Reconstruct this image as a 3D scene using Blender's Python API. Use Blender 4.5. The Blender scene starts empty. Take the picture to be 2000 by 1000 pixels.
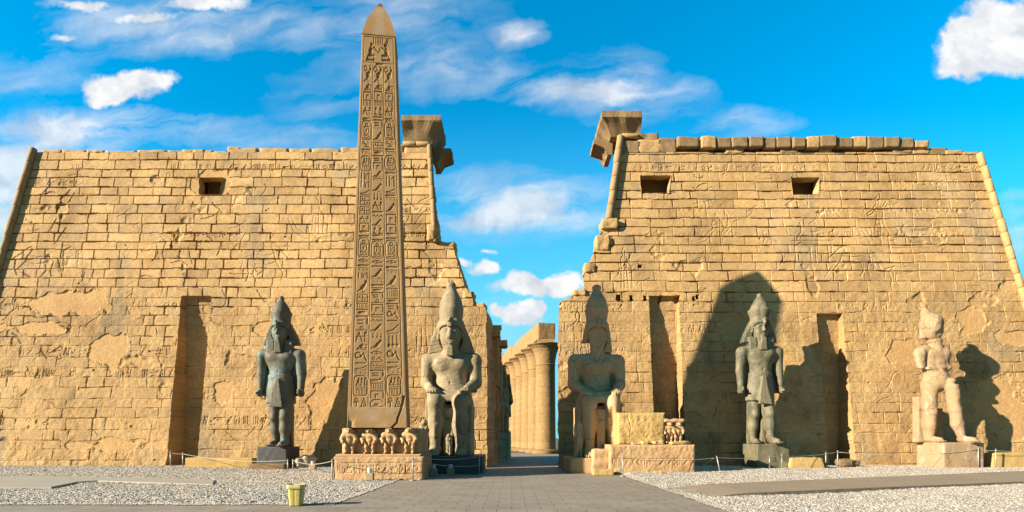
import bpy, bmesh, math, random
import numpy as np
from mathutils import Vector, Matrix

R = math.radians
scene = bpy.context.scene
COL = scene.collection

# ------------------------------------------------------------------ camera
F, CX, HY, EYE = 1090.0, 1000.0, 855.0, 2.3      # focal length and principal point in photo pixels, eye height
cam_d = bpy.data.cameras.new('camera')
cam_d.sensor_width = 36.0
cam_d.lens = 36.0 * F / 2000.0
cam_d.shift_y = (HY - 500.0) / 2000.0
cam_d.clip_start, cam_d.clip_end = 0.1, 6000.0
cam = bpy.data.objects.new('camera', cam_d)
COL.objects.link(cam)
cam.location = (0, 0, EYE)
cam.rotation_euler = (R(90), 0, 0)
scene.camera = cam

# ------------------------------------------------------------------ light and exposure
SUN_AZ, SUN_EL = 65.0, 21.0       # light travels 65 degrees right of straight ahead, 21 degrees down
EXPOSURE, SUN_W, SKY_W = 1.62, 5.0, 0.0566
scene.view_settings.view_transform = 'Standard'
scene.view_settings.look = 'None'
scene.view_settings.exposure = EXPOSURE
scene.view_settings.gamma = 1.0
sun_d = bpy.data.lights.new('sun', 'SUN')
sun_d.energy, sun_d.angle, sun_d.color = SUN_W, R(0.5), (1.0, 0.90, 0.74)
sun = bpy.data.objects.new('sun', sun_d)
COL.objects.link(sun)
ldir = Vector((math.sin(R(SUN_AZ)) * math.cos(R(SUN_EL)), math.cos(R(SUN_AZ)) * math.cos(R(SUN_EL)), -math.sin(R(SUN_EL))))
sun.rotation_euler = ldir.to_track_quat('-Z', 'Y').to_euler()
sun.location = (-60, -30, 40)


class NT:
    """short hand for building node trees"""
    def __init__(s, tree):
        s.t = tree
        s.n = tree.nodes
        s.l = tree.links

    def node(s, typ, ins=None, **props):
        n = s.n.new(typ)
        for k, v in props.items():
            setattr(n, k, v)
        for k, v in (ins or {}).items():
            sock = n.inputs[k]
            if hasattr(v, 'is_output'):
                s.l.new(v, sock)
            else:
                sock.default_value = v
        return n

    def math(s, op, a, b=0.0, c=0.0, clamp=False):
        n = s.node('ShaderNodeMath', {0: a, 1: b, 2: c}, operation=op, use_clamp=clamp)
        return n.outputs[0]

    def vmath(s, op, a, b=(0, 0, 0)):
        n = s.node('ShaderNodeVectorMath', {0: a, 1: b}, operation=op)
        return n.outputs['Value'] if op in ('LENGTH', 'DOT_PRODUCT') else n.outputs[0]

    def noise(s, vec, scale, detail=4, rough=0.55, dist=0.0, out=0):
        n = s.node('ShaderNodeTexNoise', {'Vector': vec, 'Scale': scale, 'Detail': detail, 'Roughness': rough, 'Distortion': dist})
        return n.outputs[out]

    def ramp(s, fac, stops, interp='LINEAR'):
        n = s.node('ShaderNodeValToRGB', {0: fac})
        cr = n.color_ramp
        cr.interpolation = interp
        while len(cr.elements) < len(stops):
            cr.elements.new(0.5)
        for e, (p, c) in zip(cr.elements, stops):
            e.position = p
            e.color = (c, c, c, 1) if not isinstance(c, (tuple, list)) else (*c, 1)
        return n.outputs[0]

    def mix(s, fac, a, b, mode='MIX'):
        n = s.node('ShaderNodeMix', data_type='RGBA', blend_type=mode)
        for k, v in ((0, fac), (6, a), (7, b)):
            if hasattr(v, 'is_output'):
                s.l.new(v, n.inputs[k])
            elif k == 0:
                n.inputs[k].default_value = v
            else:
                n.inputs[k].default_value = (*v, 1) if len(v) == 3 else v
        return n.outputs[2]


world = bpy.data.worlds.new('World')
scene.world = world
world.use_nodes = True
w = NT(world.node_tree)
w.n.clear()
sky = w.node('ShaderNodeTexSky', sky_type='NISHITA', sun_disc=False, sun_elevation=R(SUN_EL), sun_rotation=R(180 + SUN_AZ),
             altitude=80, air_density=1.0, dust_density=0.7, ozone_density=2.0)
hs = w.node('ShaderNodeHueSaturation', {'Hue': 0.485, 'Saturation': 1.62, 'Value': 1.65, 'Fac': 1.0, 'Color': sky.outputs[0]})
tc = w.node('ShaderNodeTexCoord')
sep = w.node('ShaderNodeSeparateXYZ', {0: tc.outputs['Generated']})
skyb = w.mix(w.math('MULTIPLY_ADD', sep.outputs[1], 3.0, 0.5, clamp=True), w.vmath('MINIMUM', hs.outputs[0], (0.6, 1.6, 2.6)), w.vmath('MINIMUM', hs.outputs[0], (1.2, 4.2, 5.9)))      # the glow round the sun, behind the camera, held down
ay = w.math('MAXIMUM', w.math('ABSOLUTE', sep.outputs[1]), 0.02)
cu = w.math('DIVIDE', sep.outputs[0], ay)
cv = w.math('DIVIDE', sep.outputs[2], ay)
uv = w.node('ShaderNodeCombineXYZ', {0: cu, 1: cv, 2: 0.0}).outputs[0]
uvd = w.vmath('ADD', uv, w.vmath('MULTIPLY', w.vmath('SUBTRACT', w.noise(uv, 9.0, 6, 0.62, 0, 1), (0.5, 0.5, 0.5)), (0.11, 0.06, 0)))


def cloud_sum(vec, blobs):
    tot = None
    for px, py, rx, ry, wt in blobs:
        c = ((px - CX) / F, (HY - py) / F, 0)
        d = w.vmath('MULTIPLY', w.vmath('SUBTRACT', vec, c), (F / rx, F / ry, 0))
        q = w.math('SUBTRACT', 1.0, w.vmath('LENGTH', d), clamp=True)
        q = w.math('MULTIPLY', q, wt)
        tot = q if tot is None else w.math('ADD', tot, q)
    return tot


uvp = w.vmath('ADD', uv, w.vmath('MULTIPLY', w.vmath('SUBTRACT', w.noise(uv, 15.0, 6, 0.6, 0, 1), (0.5, 0.5, 0.5)), (0.085, 0.05, 0)))
puffs = cloud_sum(uvp, [(1945, 55, 110, 70, 2.6), (1985, 105, 110, 55, 2.2), (1880, 130, 66, 34, 1.7), (1880, 75, 60, 60, 1.2), (240, 168, 95, 36, 2.0), (205, 198, 55, 22, 1.4), (300, 150, 55, 22, 1.4),
                        (1040, 562, 96, 26, 2.3), (1105, 552, 52, 26, 2.0), (1020, 545, 46, 22, 1.6), (945, 523, 46, 18, 1.9), (1020, 612, 56, 26, 2.4), (1040, 604, 34, 20, 1.5),
                        (965, 603, 22, 14, 1.4), (955, 495, 24, 7, 1.0), (900, 508, 20, 12, 1.2),
                        (400, 5, 110, 22, 1.6), (280, 35, 110, 22, 1.2), (130, 72, 60, 14, .9), (160, 8, 100, 18, 1.2)])
wisps = cloud_sum(uvd, [(1200, 185, 240, 70, 1.05), (1010, 395, 330, 90, 0.9), (1020, 428, 220, 30, 0.9), (40, 400, 300, 190, 1.7), (20, 330, 260, 60, 1.2), (240, 250, 300, 46, 1.15),
                        (760, 50, 330, 110, 0.62), (900, 150, 220, 70, 0.6), (1450, 240, 150, 50, 0.7), (1020, 70, 70, 36, 0.8), (30, 150, 200, 90, 0.6),
                        (330, 50, 330, 90, 0.9), (1200, 110, 150, 40, 0.45), (560, 285, 260, 34, 0.5), (1990, 440, 90, 90, 0.75),
                        (1300, 700, 1700, 260, 0.35), (640, 200, 220, 110, 0.3)])
nz1 = w.noise(uv, 22.0, 8, 0.62)
strv = w.vmath('MULTIPLY', w.node('ShaderNodeVectorRotate', {'Vector': uvd, 'Angle': R(-9)}, rotation_type='Z_AXIS').outputs[0], (3.2, 13.0, 1))
nz2 = w.noise(strv, 1.5, 8, 0.56, 0.25)
puff_m = w.ramp(w.math('ADD', puffs, w.math('MULTIPLY', w.math('MULTIPLY', w.math('SUBTRACT', nz1, 0.5), 2.0), w.math('MULTIPLY', puffs, 1.6, clamp=True))), [(0.10, 0.0), (1.15, 1.0)], 'EASE')
wisp_m = w.math('MULTIPLY', w.ramp(w.math('MULTIPLY', wisps, w.ramp(nz2, [(0.33, 0.12), (0.66, 1.35)])), [(0.10, 0.0), (1.0, 0.92)]), 0.85)
cl = w.math('MULTIPLY', w.math('MAXIMUM', puff_m, wisp_m), w.math('MULTIPLY', sep.outputs[1], 6.0, clamp=True))
pshade = w.ramp(w.noise(w.vmath('ADD', uvd, (0.012, -0.012, 0)), 12.0, 5, 0.55), [(0.32, (3.0, 3.5, 4.2)), (0.58, (5.7, 5.7, 5.7))])
skyb = w.mix(w.math('MULTIPLY', w.ramp(cv, [(0.18, 1.0), (0.62, 0.0)], 'EASE'), 0.5), skyb, (1.5, 4.7, 6.0))       # paler towards the horizon
skycol = w.mix(cl, skyb, pshade)
bg = w.node('ShaderNodeBackground', {'Color': skycol, 'Strength': SKY_W})
wo = w.node('ShaderNodeOutputWorld', {'Surface': bg.outputs[0]})


# ------------------------------------------------------------------ helpers: places
def ground(px, py, z=0.0):
    """point of the level z seen at a photo pixel"""
    y = (EYE - z) * F / (py - HY)
    return Vector(((px - CX) / F * y, y, z))


def at(px, py, y):
    """point at depth y"""
    return Vector(((px - CX) / F * y, y, EYE + (HY - py) / F * y))


D0, BAT = 43.0, 0.15                 # foot of the pylon face and its batter


def wallp(px, py):
    k = (HY - py) / F
    z = (k * D0 + EYE) / (1 - k * BAT)
    y = D0 + BAT * z
    return Vector(((px - CX) / F * y, y, z))


# ------------------------------------------------------------------ helpers: objects
def tag(o, label=None, cat=None, group=None, kind=None):
    if label: o['label'] = label
    if cat: o['category'] = cat
    if group: o['group'] = group
    if kind: o['kind'] = kind
    return o


def empty(name, loc, label=None, cat=None, group=None, rz=0.0):
    o = bpy.data.objects.new(name, None)
    COL.objects.link(o)
    o.location = loc
    o.rotation_euler = (0, 0, rz)
    o.empty_display_size = 0.3
    return tag(o, label, cat, group)


def link(name, me, mat, parent=None, loc=None):
    if 'tint' not in me.color_attributes and len(me.vertices):
        a = me.color_attributes.new('tint', 'FLOAT_COLOR', 'POINT')
        a.data.foreach_set('color', np.ones(len(me.vertices) * 4, dtype=np.float32))
    o = bpy.data.objects.new(name, me)
    COL.objects.link(o)
    if mat: me.materials.append(mat)
    if parent: o.parent = parent
    if loc is not None: o.location = loc
    return o


def npmesh(name, verts, quads, smooth=True, col=None):
    """quick mesh from arrays; quads (n,4)"""
    me = bpy.data.meshes.new(name)
    nv, nf = len(verts), len(quads)
    me.vertices.add(nv)
    me.vertices.foreach_set('co', np.ascontiguousarray(verts, dtype=np.float32).ravel())
    me.loops.add(nf * 4)
    me.loops.foreach_set('vertex_index', np.ascontiguousarray(quads, dtype=np.int32).ravel())
    me.polygons.add(nf)
    me.polygons.foreach_set('loop_start', np.arange(0, nf * 4, 4, dtype=np.int32))
    me.polygons.foreach_set('loop_total', np.full(nf, 4, dtype=np.int32))
    me.polygons.foreach_set('use_smooth', np.full(nf, smooth, dtype=bool))
    if col is None: col = 1.0
    if True:
        a = me.color_attributes.new('tint', 'FLOAT_COLOR', 'POINT')
        c4 = np.ones((nv, 4), dtype=np.float32)
        c4[:, :3] = col
        a.data.foreach_set('color', c4.ravel())
    me.update(calc_edges=True)
    me.validate()
    return me


def gridq(nr, nc, off=0, flip=False):
    i = np.arange(nr * nc).reshape(nr, nc) + off
    q = np.stack([i[:-1, :-1], i[:-1, 1:], i[1:, 1:], i[1:, :-1]], -1).reshape(-1, 4)
    return q[:, ::-1] if flip else q


class Build:
    """collects grids / boxes / tubes into one mesh"""
    def __init__(s):
        s.v, s.q, s.c, s.n = [], [], [], 0

    def add(s, v, q, col=None):
        v = np.asarray(v, dtype=np.float32).reshape(-1, 3)
        s.v.append(v)
        s.q.append(np.asarray(q) + s.n)
        s.c.append(np.ones((len(v), 3), np.float32) if col is None else np.asarray(col, np.float32).reshape(-1, 3))
        s.n += len(v)

    def grid(s, P, flip=False, col=None):
        s.add(P.reshape(-1, 3), gridq(P.shape[0], P.shape[1], 0, flip), None if col is None else col.reshape(-1, 3))

    def quad(s, a, b, c, d):
        s.add([a, b, c, d], [[0, 1, 2, 3]])

    def box(s, c, h, rz=0.0, taper=1.0):
        pts = []
        for z, t in ((-1, 1.0), (1, taper)):
            for x, y in ((-1, -1), (1, -1), (1, 1), (-1, 1)):
                pts.append((x * h[0] * t, y * h[1] * t, z * h[2]))
        p = np.array(pts)
        cr, sr = math.cos(rz), math.sin(rz)
        p = np.stack([p[:, 0] * cr - p[:, 1] * sr, p[:, 0] * sr + p[:, 1] * cr, p[:, 2]], -1) + np.array(c)
        s.add(p, [[0, 3, 2, 1], [4, 5, 6, 7], [0, 1, 5, 4], [1, 2, 6, 5], [2, 3, 7, 6], [3, 0, 4, 7]])

    def tube(s, pts, rad, n=10, caps=True):
        pts = [Vector(p) for p in pts]
        rad = rad if isinstance(rad, (list, tuple)) else [rad] * len(pts)
        rows = []
        for i, p in enumerate(pts):
            d = (pts[min(i + 1, len(pts) - 1)] - pts[max(i - 1, 0)]).normalized()
            a = d.cross(Vector((0, 1, 0.013)) if abs(d.y) < 0.9 else Vector((1, 0, 0))).normalized()
            b = d.cross(a)
            rows.append([p + (a * math.cos(t) + b * math.sin(t)) * rad[i] for t in np.linspace(0, 2 * math.pi, n + 1)])
        if caps:
            rows = [[pts[0]] * (n + 1)] + rows + [[pts[-1]] * (n + 1)]
        s.grid(np.array([[tuple(v) for v in r] for r in rows]))

    def lathe(s, c, prof, n=32, wob=0.0, seed=0, tone=None):
        rg = np.random.default_rng(seed)
        a = np.linspace(0, 2 * math.pi, n + 1)
        P = np.zeros((len(prof), n + 1, 3))
        for i, (z, r) in enumerate(prof):
            rr = r * (1 + wob * np.sin(a * 3 + i * 0.7) * 0.5 + wob * np.sin(a * 7 + i * 1.3) * 0.5)
            P[i, :, 0] = c[0] + rr * np.cos(a)
            P[i, :, 1] = c[1] + rr * np.sin(a)
            P[i, :, 2] = c[2] + z
        s.grid(P, col=None if tone is None else np.repeat(np.repeat(np.array(tone)[:, None, None], n + 1, 1), 3, 2))

    def mesh(s, name, smooth=False):
        return npmesh(name, np.concatenate(s.v), np.concatenate(s.q), smooth, np.concatenate(s.c))

    def obj(s, name, mat, parent=None, loc=None, smooth=False):
        return link(name, s.mesh(name, smooth), mat, parent, loc)


# ------------------------------------------------------------------ helpers: noise
def vnoise(U, V, scale, seed):
    rg = np.random.default_rng(seed)
    u = np.asarray(U) / scale + 1000.37
    v = np.asarray(V) / scale + 1000.71
    tab = rg.random((256, 256)).astype(np.float32)
    iu, iv = np.floor(u).astype(int), np.floor(v).astype(int)
    fu, fv = (u - iu), (v - iv)
    fu = fu * fu * (3 - 2 * fu)
    fv = fv * fv * (3 - 2 * fv)
    g = lambda a, b: tab[a & 255, b & 255]
    return ((g(iu, iv) * (1 - fu) + g(iu + 1, iv) * fu) * (1 - fv) + (g(iu, iv + 1) * (1 - fu) + g(iu + 1, iv + 1) * fu) * fv) - 0.5


def fbm(U, V, scale, seed, octv=4, gain=0.5):
    t, a = 0, 1.0
    for o in range(octv):
        t = t + a * vnoise(U, V, scale / 2 ** o, seed + 17 * o)
        a *= gain
    return t


def wob3(P, scale, seed, n=10):
    """smooth pseudo noise of points, about -1..1"""
    rg = np.random.default_rng(seed)
    t = 0
    for i in range(n):
        k = rg.normal(size=3) / scale * 2.2
        t = t + np.sin(P[..., 0] * k[0] + P[..., 1] * k[1] + P[..., 2] * k[2] + rg.random() * 6.28)
    return t / math.sqrt(n)


def sstep(a, b, x):
    t = np.clip((x - a) / (b - a), 0, 1)
    return t * t * (3 - 2 * t)


# ------------------------------------------------------------------ materials
MATS = {}
ALB = 0.58        # the stones' own colour is darker than it looks in the bright exposure


def stone(name, base, alt=None, altw=0.5, altscale=0.5, spec=0.25, rough=0.9, fine=18.0, bump=0.35, dist=0.03, tint=True, streak=0.0, third=None, thirdr=(0.60, 0.70), speck=0.35, crack=0.0):
    base = tuple(x * ALB for x in base)
    alt = tuple(x * ALB for x in alt) if alt else None
    third = tuple(x * ALB for x in third) if third else None
    m = bpy.data.materials.new(name)
    m.use_nodes = True
    t = NT(m.node_tree)
    b = t.n['Principled BSDF']
    tcn = t.node('ShaderNodeTexCoord')
    v = tcn.outputs['Object']
    n1 = t.noise(v, altscale, 7, 0.62, 0.3)
    c = t.mix(t.ramp(n1, [(0.5 - 0.22, 0.0), (0.5 + 0.22, altw * 2 if altw < 0.5 else 1.0)]), base, alt or tuple(x * 0.8 for x in base))
    if third:
        n3 = t.noise(t.vmath('MULTIPLY', v, (1, 1, 0.55)), altscale * 1.7, 6, 0.65, 0.5)
        c = t.mix(t.ramp(n3, [(thirdr[0], 0.0), (thirdr[1], 1.0)]), c, third)
    n2 = t.noise(v, fine, 5, 0.7)
    c = t.mix(1.0, c, t.ramp(n2, [(0.25, 1 - speck), (0.75, 1 + speck)]), 'MULTIPLY')
    if tint:
        at_ = t.node('ShaderNodeAttribute', attribute_name='tint')
        c = t.mix(1.0, c, at_.outputs['Color'], 'MULTIPLY')
    hgt = t.math('ADD', t.math('MULTIPLY', n2, 0.5), t.math('MULTIPLY', t.noise(v, fine * 0.3, 6, 0.65), 0.9))
    if crack:
        vw = t.vmath('ADD', v, t.vmath('MULTIPLY', t.noise(v, 1.6, 5, 0.6, 0, 1), (0.9, 0.9, 0.9)))
        vc = t.node('ShaderNodeTexVoronoi', {'Vector': vw, 'Scale': 0.55}, feature='DISTANCE_TO_EDGE').outputs['Distance']
        open_ = t.ramp(t.noise(v, 0.7, 3, 0.5), [(0.45, 0.0), (0.55, crack)])
        ck = t.math('MULTIPLY', t.ramp(vc, [(0.006, 1.0), (0.022, 0.0)]), open_)
        c = t.mix(t.math('MULTIPLY', ck, 0.65), c, tuple(x * 0.25 for x in base))
        hgt = t.math('SUBTRACT', hgt, t.math('MULTIPLY', ck, 2.0))
    t.l.new(c, b.inputs['Base Color'])
    b.inputs['Roughness'].default_value = rough
    b.inputs['Specular IOR Level'].default_value = spec
    bp = t.node('ShaderNodeBump', {'Strength': bump, 'Distance': dist, 'Height': hgt})
    t.l.new(bp.outputs[0], b.inputs['Normal'])
    MATS[name] = m
    return m


M_SAND = stone('sandstone', (0.675, 0.428, 0.182), (0.56, 0.335, 0.132), 0.5, 0.35, fine=7.0, bump=0.8, dist=0.07, speck=0.30)
M_CRUST = stone('weathered_sandstone', (0.26, 0.17, 0.085), (0.40, 0.26, 0.12), 0.5, 0.5, fine=8.0, bump=0.7, dist=0.06, speck=0.25)
M_CRUST2 = stone('browned_sandstone', (0.50, 0.325, 0.145), (0.38, 0.245, 0.115), 0.5, 0.5, fine=8.0, bump=0.7, dist=0.06, speck=0.25)
M_OPENING_DARK = stone('opening_shade_stone', (0.10, 0.07, 0.045), (0.14, 0.095, 0.06), 0.5, 0.5, fine=8.0)  # near-black colour stands in for the shade inside the window openings
M_SANDC = stone('sandstone_column', (0.49, 0.305, 0.125), (0.36, 0.215, 0.085), 0.5, 0.4, fine=3.0, bump=0.8, dist=0.15, speck=0.25)
M_GRAN = stone('rose_granite', (0.52, 0.315, 0.135), (0.42, 0.245, 0.10), 0.5, 0.6, fine=22.0, bump=0.25, dist=0.02, speck=0.25, third=(0.68, 0.48, 0.28), thirdr=(0.60, 0.78))
M_PLINTH = stone('orange_granite', (0.66, 0.44, 0.22), (0.58, 0.32, 0.14), 0.5, 0.7, fine=14.0, bump=0.5, dist=0.05, speck=0.25, third=(0.66, 0.47, 0.26), thirdr=(0.58, 0.72))
M_DARK = stone('dark_granite', (0.092, 0.084, 0.056), (0.21, 0.185, 0.12), 0.5, 0.45, spec=0.25, rough=0.6, fine=12.0, bump=0.3, dist=0.03, speck=0.35, third=(0.16, 0.26, 0.25), thirdr=(0.52, 0.62), crack=.5)
M_DARK2 = stone('green_grey_granite', (0.155, 0.135, 0.08), (0.32, 0.265, 0.155), 0.5, 0.6, spec=0.22, rough=0.6, fine=12.0, bump=0.25, dist=0.03, speck=0.35, third=(0.11, 0.112, 0.075), thirdr=(0.50, 0.62), crack=.5)
M_GREY = stone('grey_tan_granite', (0.44, 0.335, 0.185), (0.27, 0.215, 0.135), 0.5, 0.55, spec=0.2, rough=0.7, fine=10.0, bump=0.35, dist=0.04, speck=0.25, third=(0.56, 0.42, 0.245), thirdr=(0.55, 0.64), crack=1.0)
M_BROWN = stone('brown_grey_granite', (0.76, 0.475, 0.235), (0.56, 0.37, 0.20), 0.5, 0.5, spec=0.15, rough=0.7, fine=10.0, bump=0.35, dist=0.04, speck=0.25, third=(0.74, 0.52, 0.29), thirdr=(0.55, 0.65), crack=1.0)
M_PALE = stone('pale_limestone', (0.50, 0.345, 0.195), (0.43, 0.265, 0.13), 0.5, 0.6, fine=9.0, bump=0.4, dist=0.05, speck=0.15, third=(0.62, 0.47, 0.35), thirdr=(0.56, 0.68), crack=.7)
M_BASALT = stone('black_granite', (0.055, 0.055, 0.055), (0.085, 0.08, 0.07), 0.5, 0.8, spec=0.4, rough=0.6, fine=14.0, bump=0.3, dist=0.03, speck=0.3)
M_OCHRE = stone('ochre_block', (0.66, 0.44, 0.165), (0.56, 0.35, 0.115), 0.5, 0.9, fine=12.0, bump=0.35, dist=0.03, speck=0.15)
M_BRBLK = stone('brown_block', (0.30, 0.20, 0.10), (0.24, 0.155, 0.08), 0.5, 0.9, fine=12.0, bump=0.35, dist=0.03, speck=0.15)
M_WHITEST = stone('white_rubble', (0.55, 0.47, 0.35), (0.45, 0.36, 0.25), 0.5, 1.2, fine=12.0, bump=0.4, dist=0.04, speck=0.2)
M_KERB = stone('path_stone', (0.42, 0.31, 0.20), (0.33, 0.25, 0.165), 0.5, 0.4, fine=16.0, bump=0.4, dist=0.02, speck=0.2)
M_CONC = stone('concrete', (0.50, 0.43, 0.34), (0.43, 0.37, 0.285), 0.5, 0.4, fine=16.0, bump=0.3, dist=0.01, speck=0.15)
M_EARTH = stone('dry_earth', (0.20, 0.155, 0.10), (0.17, 0.13, 0.085), 0.5, 0.05, fine=2.0, bump=0.3, dist=0.05, speck=0.15, tint=False)


def plain(name, col, rough=0.5, metal=0.0, noise_=0.12):
    m = bpy.data.materials.new(name)
    m.use_nodes = True
    t = NT(m.node_tree)
    b = t.n['Principled BSDF']
    v = t.node('ShaderNodeTexCoord').outputs['Object']
    col = tuple(x * ALB for x in col)
    c = t.mix(1.0, col, t.ramp(t.noise(v, 9, 6, 0.65), [(0.25, 1 - noise_), (0.75, 1 + noise_)]), 'MULTIPLY')
    t.l.new(c, b.inputs['Base Color'])
    b.inputs['Roughness'].default_value = rough
    b.inputs['Metallic'].default_value = metal
    return m


M_POST = plain('post_metal', (0.48, 0.44, 0.37), 0.45, 0.3)
M_ROPE = plain('rope_fibre', (0.52, 0.46, 0.36), 0.9)
M_BIN = plain('yellow_bin_plastic', (0.62, 0.50, 0.13), 0.45, 0.0, 0.2)
M_BINTOP = plain('bin_cap', (0.72, 0.63, 0.25), 0.4)
M_LAMPW = plain('lamp_white', (0.75, 0.73, 0.68), 0.35)
M_LAMPB = plain('lamp_box', (0.45, 0.33, 0.17), 0.7)


def gravel_mat():
    m = bpy.data.materials.new('gravel')
    m.use_nodes = True
    t = NT(m.node_tree)
    b = t.n['Principled BSDF']
    v = t.node('ShaderNodeTexCoord').outputs['Object']
    vd = t.vmath('ADD', v, t.vmath('MULTIPLY', t.noise(v, 6, 3, 0.5, 0, 1), (0.05, 0.05, 0.0)))
    vo = t.node('ShaderNodeTexVoronoi', {'Vector': vd, 'Scale': 15.0, 'Randomness': 1.0})
    vo2 = t.node('ShaderNodeTexVoronoi', {'Vector': vd, 'Scale': 24.0, 'Randomness': 1.0})
    c1 = t.ramp(t.node('ShaderNodeSeparateColor', {0: vo.outputs['Color']}).outputs[0], [(0.0, (0.40, 0.335, 0.255)), (0.25, (0.57, 0.49, 0.39)), (0.75, (0.68, 0.595, 0.485)), (1.0, (0.82, 0.74, 0.63))])
    c2 = t.ramp(t.node('ShaderNodeSeparateColor', {0: vo2.outputs['Color']}).outputs[1], [(0.0, 0.72), (1.0, 1.25)])
    c = t.mix(1.0, c1, c2, 'MULTIPLY')
    c = t.mix(1.0, c, t.ramp(t.noise(v, 0.5, 5, 0.6), [(0.3, tuple(ALB * x for x in (0.86, 0.84, 0.82))), (0.7, tuple(ALB * x for x in (1.1, 1.06, 1.0)))]), 'MULTIPLY')
    t.l.new(c, b.inputs['Base Color'])
    b.inputs['Roughness'].default_value = 0.9
    hgt = t.math('SUBTRACT', 1.0, vo.outputs['Distance'])
    bp = t.node('ShaderNodeBump', {'Strength': 1.0, 'Distance': 0.04, 'Height': hgt})
    t.l.new(bp.outputs[0], b.inputs['Normal'])
    return m


def paver_mat():
    m = bpy.data.materials.new('pavers')
    m.use_nodes = True
    t = NT(m.node_tree)
    b = t.n['Principled BSDF']
    v = t.node('ShaderNodeTexCoord').outputs['Object']
    vd = t.vmath('ADD', v, t.vmath('MULTIPLY', t.vmath('SUBTRACT', t.noise(v, 0.7, 3, 0.5, 0, 1), (0.5, 0.5, 0.5)), (0.08, 0.08, 0.0)))
    br = t.node('ShaderNodeTexBrick', {'Vector': vd, 'Color1': (0.33, 0.275, 0.205, 1), 'Color2': (0.27, 0.225, 0.17, 1), 'Mortar': (0.14, 0.115, 0.085, 1), 'Scale': 1.0,
                                      'Mortar Size': 0.02, 'Mortar Smooth': 0.3, 'Bias': 0.0, 'Brick Width': 0.95, 'Row Height': 0.62})
    c = t.mix(1.0, br.outputs[0], t.ramp(t.noise(v, 0.45, 7, 0.68), [(0.3, tuple(ALB * x for x in (0.95, 0.94, 0.92))), (0.7, tuple(ALB * x for x in (1.30, 1.25, 1.17)))]), 'MULTIPLY')
    c = t.mix(1.0, c, t.ramp(t.noise(v, 14, 4, 0.7), [(0.25, 0.85), (0.75, 1.15)]), 'MULTIPLY')
    c = t.mix(t.ramp(t.noise(v, 0.28, 6, 0.7), [(0.50, 0.0), (0.68, 0.6)]), c, tuple(x * ALB for x in (0.40, 0.335, 0.24)))
    t.l.new(c, b.inputs['Base Color'])
    b.inputs['Roughness'].default_value = 0.75
    hgt = t.math('ADD', t.math('MULTIPLY', br.outputs['Fac'], -1.0), t.math('MULTIPLY', t.noise(v, 8, 5, 0.6), 0.5))
    bp = t.node('ShaderNodeBump', {'Strength': 0.6, 'Distance': 0.02, 'Height': hgt})
    t.l.new(bp.outputs[0], b.inputs['Normal'])
    return m


M_GRAVEL, M_PAVE = gravel_mat(), paver_mat()


# ------------------------------------------------------------------ carved relief rasters
class Relief:
    """height raster over a rectangle u0..u1, v0..v1; cuts are negative"""
    def __init__(s, u0, u1, v0, v1, res):
        s.u0, s.v0, s.res = u0, v0, res
        s.U = np.arange(u0, u1 + res * .5, res)
        s.V = np.arange(v0, v1 + res * .5, res)
        s.H = np.zeros((len(s.V), len(s.U)), dtype=np.float32)

    def win(s, a0, a1, b0, b1):
        i0 = max(int((b0 - s.v0) / s.res) - 1, 0)
        i1 = min(int((b1 - s.v0) / s.res) + 3, len(s.V))
        j0 = max(int((a0 - s.u0) / s.res) - 1, 0)
        j1 = min(int((a1 - s.u0) / s.res) + 3, len(s.U))
        if i1 <= i0 or j1 <= j0: return None
        return (slice(i0, i1), slice(j0, j1)), s.U[None, j0:j1], s.V[i0:i1, None]

    def put(s, sl, d, depth):
        m = np.clip(0.5 - d / s.res, 0, 1) * depth
        s.H[sl] = np.minimum(s.H[sl], -m)

    def seg(s, p, q, wd, depth):
        r = wd / 2 + s.res
        W = s.win(min(p[0], q[0]) - r, max(p[0], q[0]) + r, min(p[1], q[1]) - r, max(p[1], q[1]) + r)
        if not W: return
        sl, U, V = W
        dx, dy = q[0] - p[0], q[1] - p[1]
        L = dx * dx + dy * dy + 1e-9
        t = np.clip(((U - p[0]) * dx + (V - p[1]) * dy) / L, 0, 1)
        s.put(sl, np.hypot(U - p[0] - t * dx, V - p[1] - t * dy) - wd / 2, depth)

    def line(s, pts, wd, depth):
        for a, b in zip(pts[:-1], pts[1:]): s.seg(a, b, wd, depth)

    def ell(s, c, rx, ry, ang, depth, ring=0.0):
        r = max(rx, ry) + s.res + ring
        W = s.win(c[0] - r, c[0] + r, c[1] - r, c[1] + r)
        if not W: return
        sl, U, V = W
        ca, sa = math.cos(ang), math.sin(ang)
        x = (U - c[0]) * ca + (V - c[1]) * sa
        y = -(U - c[0]) * sa + (V - c[1]) * ca
        d = (np.sqrt((x / rx) ** 2 + (y / ry) ** 2) - 1) * min(rx, ry)
        if ring: d = np.abs(d) - ring / 2
        s.put(sl, d, depth)

    def rrect(s, x0, y0, x1, y1, rad, wd, depth):
        n = 6
        pts = []
        for cx, cy, a0 in ((x1 - rad, y1 - rad, 0), (x0 + rad, y1 - rad, 90), (x0 + rad, y0 + rad, 180), (x1 - rad, y0 + rad, 270)):
            for k in range(n + 1):
                a = R(a0 + 90 * k / n)
                pts.append((cx + rad * math.cos(a), cy + rad * math.sin(a)))
        s.line(pts + [pts[0]], wd, depth)


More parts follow.
